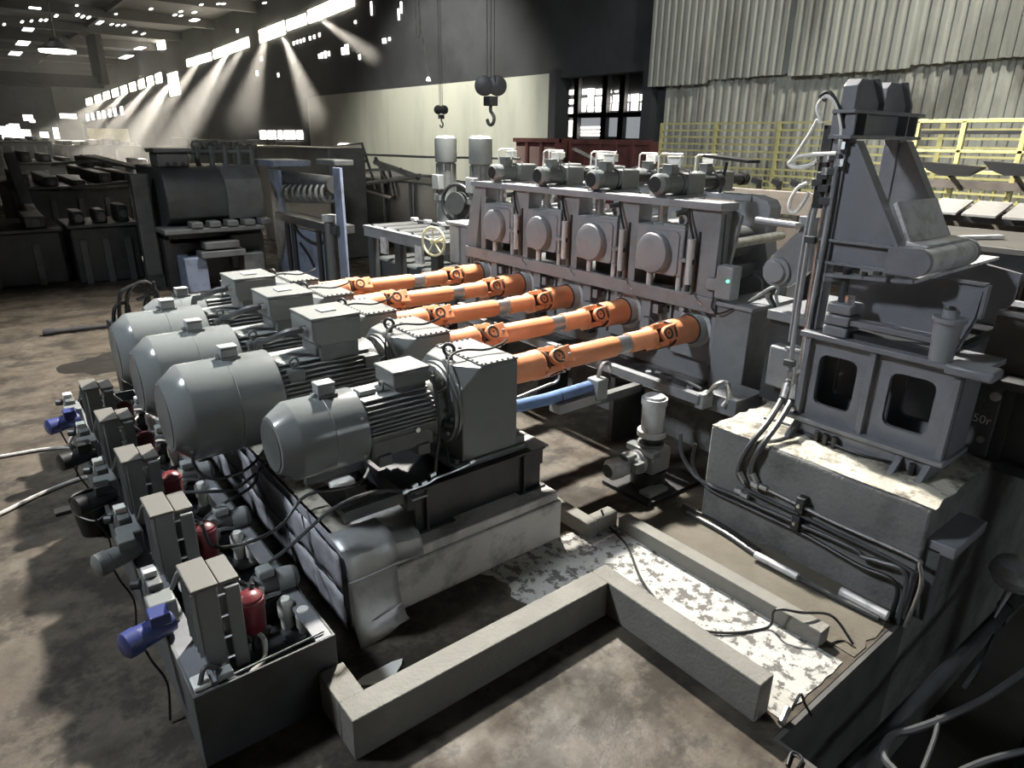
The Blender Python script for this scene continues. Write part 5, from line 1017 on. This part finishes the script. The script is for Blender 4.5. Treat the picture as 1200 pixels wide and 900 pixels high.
bench('mill_stand', 'distant dark mill stand below the far lit patch', 95, 180, 196, 27, 4, 'machine', 4)
bench('distant_machine', 'far dark machine block under the clerestory windows', 215, 330, 172, 33, 5, 'machine', 5)
bench('distant_machine', 'far machine hall block below the glaring roof lamp', -20, 60, 165, 52, 8, 'machine', 6)
bench('distant_machine', 'far flat machine block beneath the row of small windows', 70, 165, 170, 58, 8, 'machine', 5)
a, b = P(12,178,y=20), P(38,243,y=20); t = thing('sloped_beam', 'pale sloped beam leaning over the dark machines at left', 'beam', (b.x, 19.5, 0))
MB().bar(P(10,180,y=20.8), P(32,240,y=20.2), .22, .12).build('beam', 'machinel', t); MB().bar(P(33,240,y=20.2), P(45,258,y=19.9), .2, .1).build('beam_foot', 'found', t); q = P(45,258,y=19.9); B(q.x-.1,q.x+.1,19.8,20.0,0,q.z).build('leg', 'machine', t)
t = thing('pipe_bundle', 'bright thin pipe bundle running over the dark roller bed', 'pipes', (4.5, 24, 0))
for d in (0, .18, .36): MB().cyl(P(95,182,y=26)+Vector((d,0,0)), P(178,202,y=20)+Vector((d*.5,0,0)), .04, n=6).build('pipe', 'towerl', t)
for (aa, bb, y) in (((60,193),(120,187),25),((70,222),(150,213),20.9),((85,222),(150,218),20.8)): MB().cyl(P(*aa,y=y), P(*bb,y=y), .05, n=6).build('pipe', 'steel', t)
q = P(150,196,y=23); B(q.x-.1,q.x+.1,22.9,23.1,0,q.z).build('pipe_post', 'machine', t)
# far end: lit patches, lamps, wall panel
we = bpy.data.objects['wall_end']
a, b = P(108,181,y=72), P(150,151,y=72); t = tag(B(a.x,min(b.x,14.6),72,72.5,0,b.z).build('canvas_screen', mat('yellowed screen', (.45,.42,.28), .9)), 'yellowish far screen wall caught by the light shafts', 'screen')  # yellow panel stands in for light falling on the far wall
B(a.x-.3,a.x,71.9,72.6,0,b.z+.4).build('screen_post', 'machine', t)
for px, py, wx, wz in ((6,155,1.6,1.2),(26,157,1.6,.9),(17,148,.9,.5),(33,138,.9,.6),(80,136,1.6,.5),(52,158,.8,.6),(66,156,.5,1.2),(0,160,.8,.5),(191,155,.3,2.0),(257,151,.3,.4),(38,142,.5,.3),(10,148,.4,.3)):
    p = P(px, py, y=95); o = B(p.x-wx/2,p.x+wx/2,95,95.1,p.z-wz/2,p.z+wz/2).build('window_pane', 'dot', we, smooth=False)
for px in range(12): pass
for px, w_ in ((305,3),(309,2),(314,4),(320,2.5),(326,4),(333,5),(340,5),(348,6)):
    a = P(px, 163, x=XW-.05); b = P(px+w_, 153, x=XW-.05); B(XW-.05,XW-.02,min(a.y,b.y),max(a.y,b.y),a.z,b.z).build('window_pane', 'sky2', bpy.data.objects['wall_dark'], smooth=False)
B(XW-.6,XW-.1,36,60,2.6,2.75).build('crane_rail', 'machine', bpy.data.objects['wall_dark'])
# crane girder across the hall
cg = thing('crane_girder', 'dark overhead crane girder spanning the hall under the roof', 'crane', (0, 70, 7.6))
p0, p1 = P(-40,84,y=62), P(205,88,y=62); B(-13.9,10,62,63.2,p0.z-.5,p0.z+.2).build('girder', 'roof', cg); B(-13.9,10,61.8,62,p0.z-.65,p0.z-.45).build('walkway', 'roof', cg)
B(-13.95,-13.6,60,65,p0.z-.3,p0.z+.3).build('end_carriage', 'roof', cg); B(9.8,10.2,60.5,64.5,p0.z-.4,ZR-.1).build('end_carriage', 'roof', cg)
# ================================================================== PIT: poles and cables
t = thing('pit_pole', 'long grey pipe slanting across the dark pit', 'pole', (4, .7, -.3))
MB().cyl(P(990,905,z=-.45), P(1215,678,z=-.15), .045, n=12).build('pipe', 'hose', t); MB().cyl(P(1178,712,z=-.2), P(1192,700,z=-.18), .055, n=12).build('coupling', 'hose', t)
for nm, L_, r_, lb in (('pit_cable', [(1225,770),(1160,815),(1110,840),(1070,855),(1045,862),(1035,885),(1050,905)], .024, 'twisted grey cable crossing the dark pit'), ('pit_cable', [(1100,840),(1095,865),(1080,905)], .014, 'thin cable hanging from the twisted cable in the pit'), ('pit_cable', [(1220,876),(1160,890),(1110,910)], .02, 'grey cable low in the corner of the pit'), ('pit_cable', [(1165,745),(1150,775),(1130,805)], .014, 'short thin cable behind the slanting pit pipe')):
    cable(nm, [P(a, b, z=-.35) for a, b in L_], r_, 'hose', lb, 'cable', 'pit cables')
p = P(1195,672,z=.1); o = MB().lathe(p+Vector((-.1,0,-.08)),(0,0,1),[(0,.03),(.03,.12),(.12,.17),(.2,.14),(.24,.05)],14); o.cyl(p+Vector((-.16,0,-.05)), p+Vector((-.24,.02,-.28)), .025, .008, n=8)
tag(o.build('cloth_bundle', 'towerl'), 'pale dripping cloth bundle hanging over the pit pipe', 'cloth')
t = thing('floor_valve', 'small steel valve in the kerb gap at the pit edge', 'valve', (2.98, 1.2, -.1)); q = Vector((2.95,1.24,.03))
MB().cyl(q+Vector((-.05,0,0)), q+Vector((.05,.02,.03)), .02, n=8).build('valve_body', 'steel', t); MB().tube([q+Vector((.05,0,.03)), q+Vector((.12,.0,.10)), q+Vector((.16,-.02,.02)), q+Vector((.2,-.05,-.06))], .008, 6).build('valve_cable', 'black', t)
cable('floor_cable', [P(935,900,z=.01), P(940,888,z=.012), P(928,882,z=.012), P(922,897,z=.012)], .008, 'black', 'short black cable curl on the foreground floor edge')

# ================================================================== HAZE AND LIGHT SHAFTS in the far bays
hz = B(2.5, 14.9, 24, 100, 1.7, 9.35).build('haze', 'roof', smooth=False)
hmt = bpy.data.materials.new('dusty air'); hmt.use_nodes = True; nt = hmt.node_tree; nt.nodes.clear()
vo = nt.nodes.new('ShaderNodeOutputMaterial'); vs_ = nt.nodes.new('ShaderNodeVolumeScatter'); vs_.inputs['Density'].default_value = .0018; vs_.inputs['Anisotropy'].default_value = .35
vs_.inputs['Color'].default_value = (.95, .97, 1, 1); nt.links.new(vs_.outputs[0], vo.inputs['Volume'])
hz.data.materials.clear(); hz.data.materials.append(hmt); tag(hz, 'dusty air hanging in the far bays of the hall', 'haze', kind='stuff')
for (sx, sy), (tx, ty), xe, pw in (((128,112),(52,172),5,9), ((150,106),(75,182),6,12), ((178,98),(100,188),6,14), ((203,92),(135,190),6,14), ((235,70),(150,186),6,9), ((268,60),(192,182),6,10), ((287,53),(228,140),8,5), ((312,42),(292,118),9,5), ((331,40),(362,118),11,7), ((372,20),(475,92),12,5)):
    a = P(sx, sy, x=14.7); b = P(tx, ty, x=xe)
    lamp('shaft_of_daylight', 'SPOT', a, b, pw*105000, (1, .90, .74), .12, 4.2, .7)
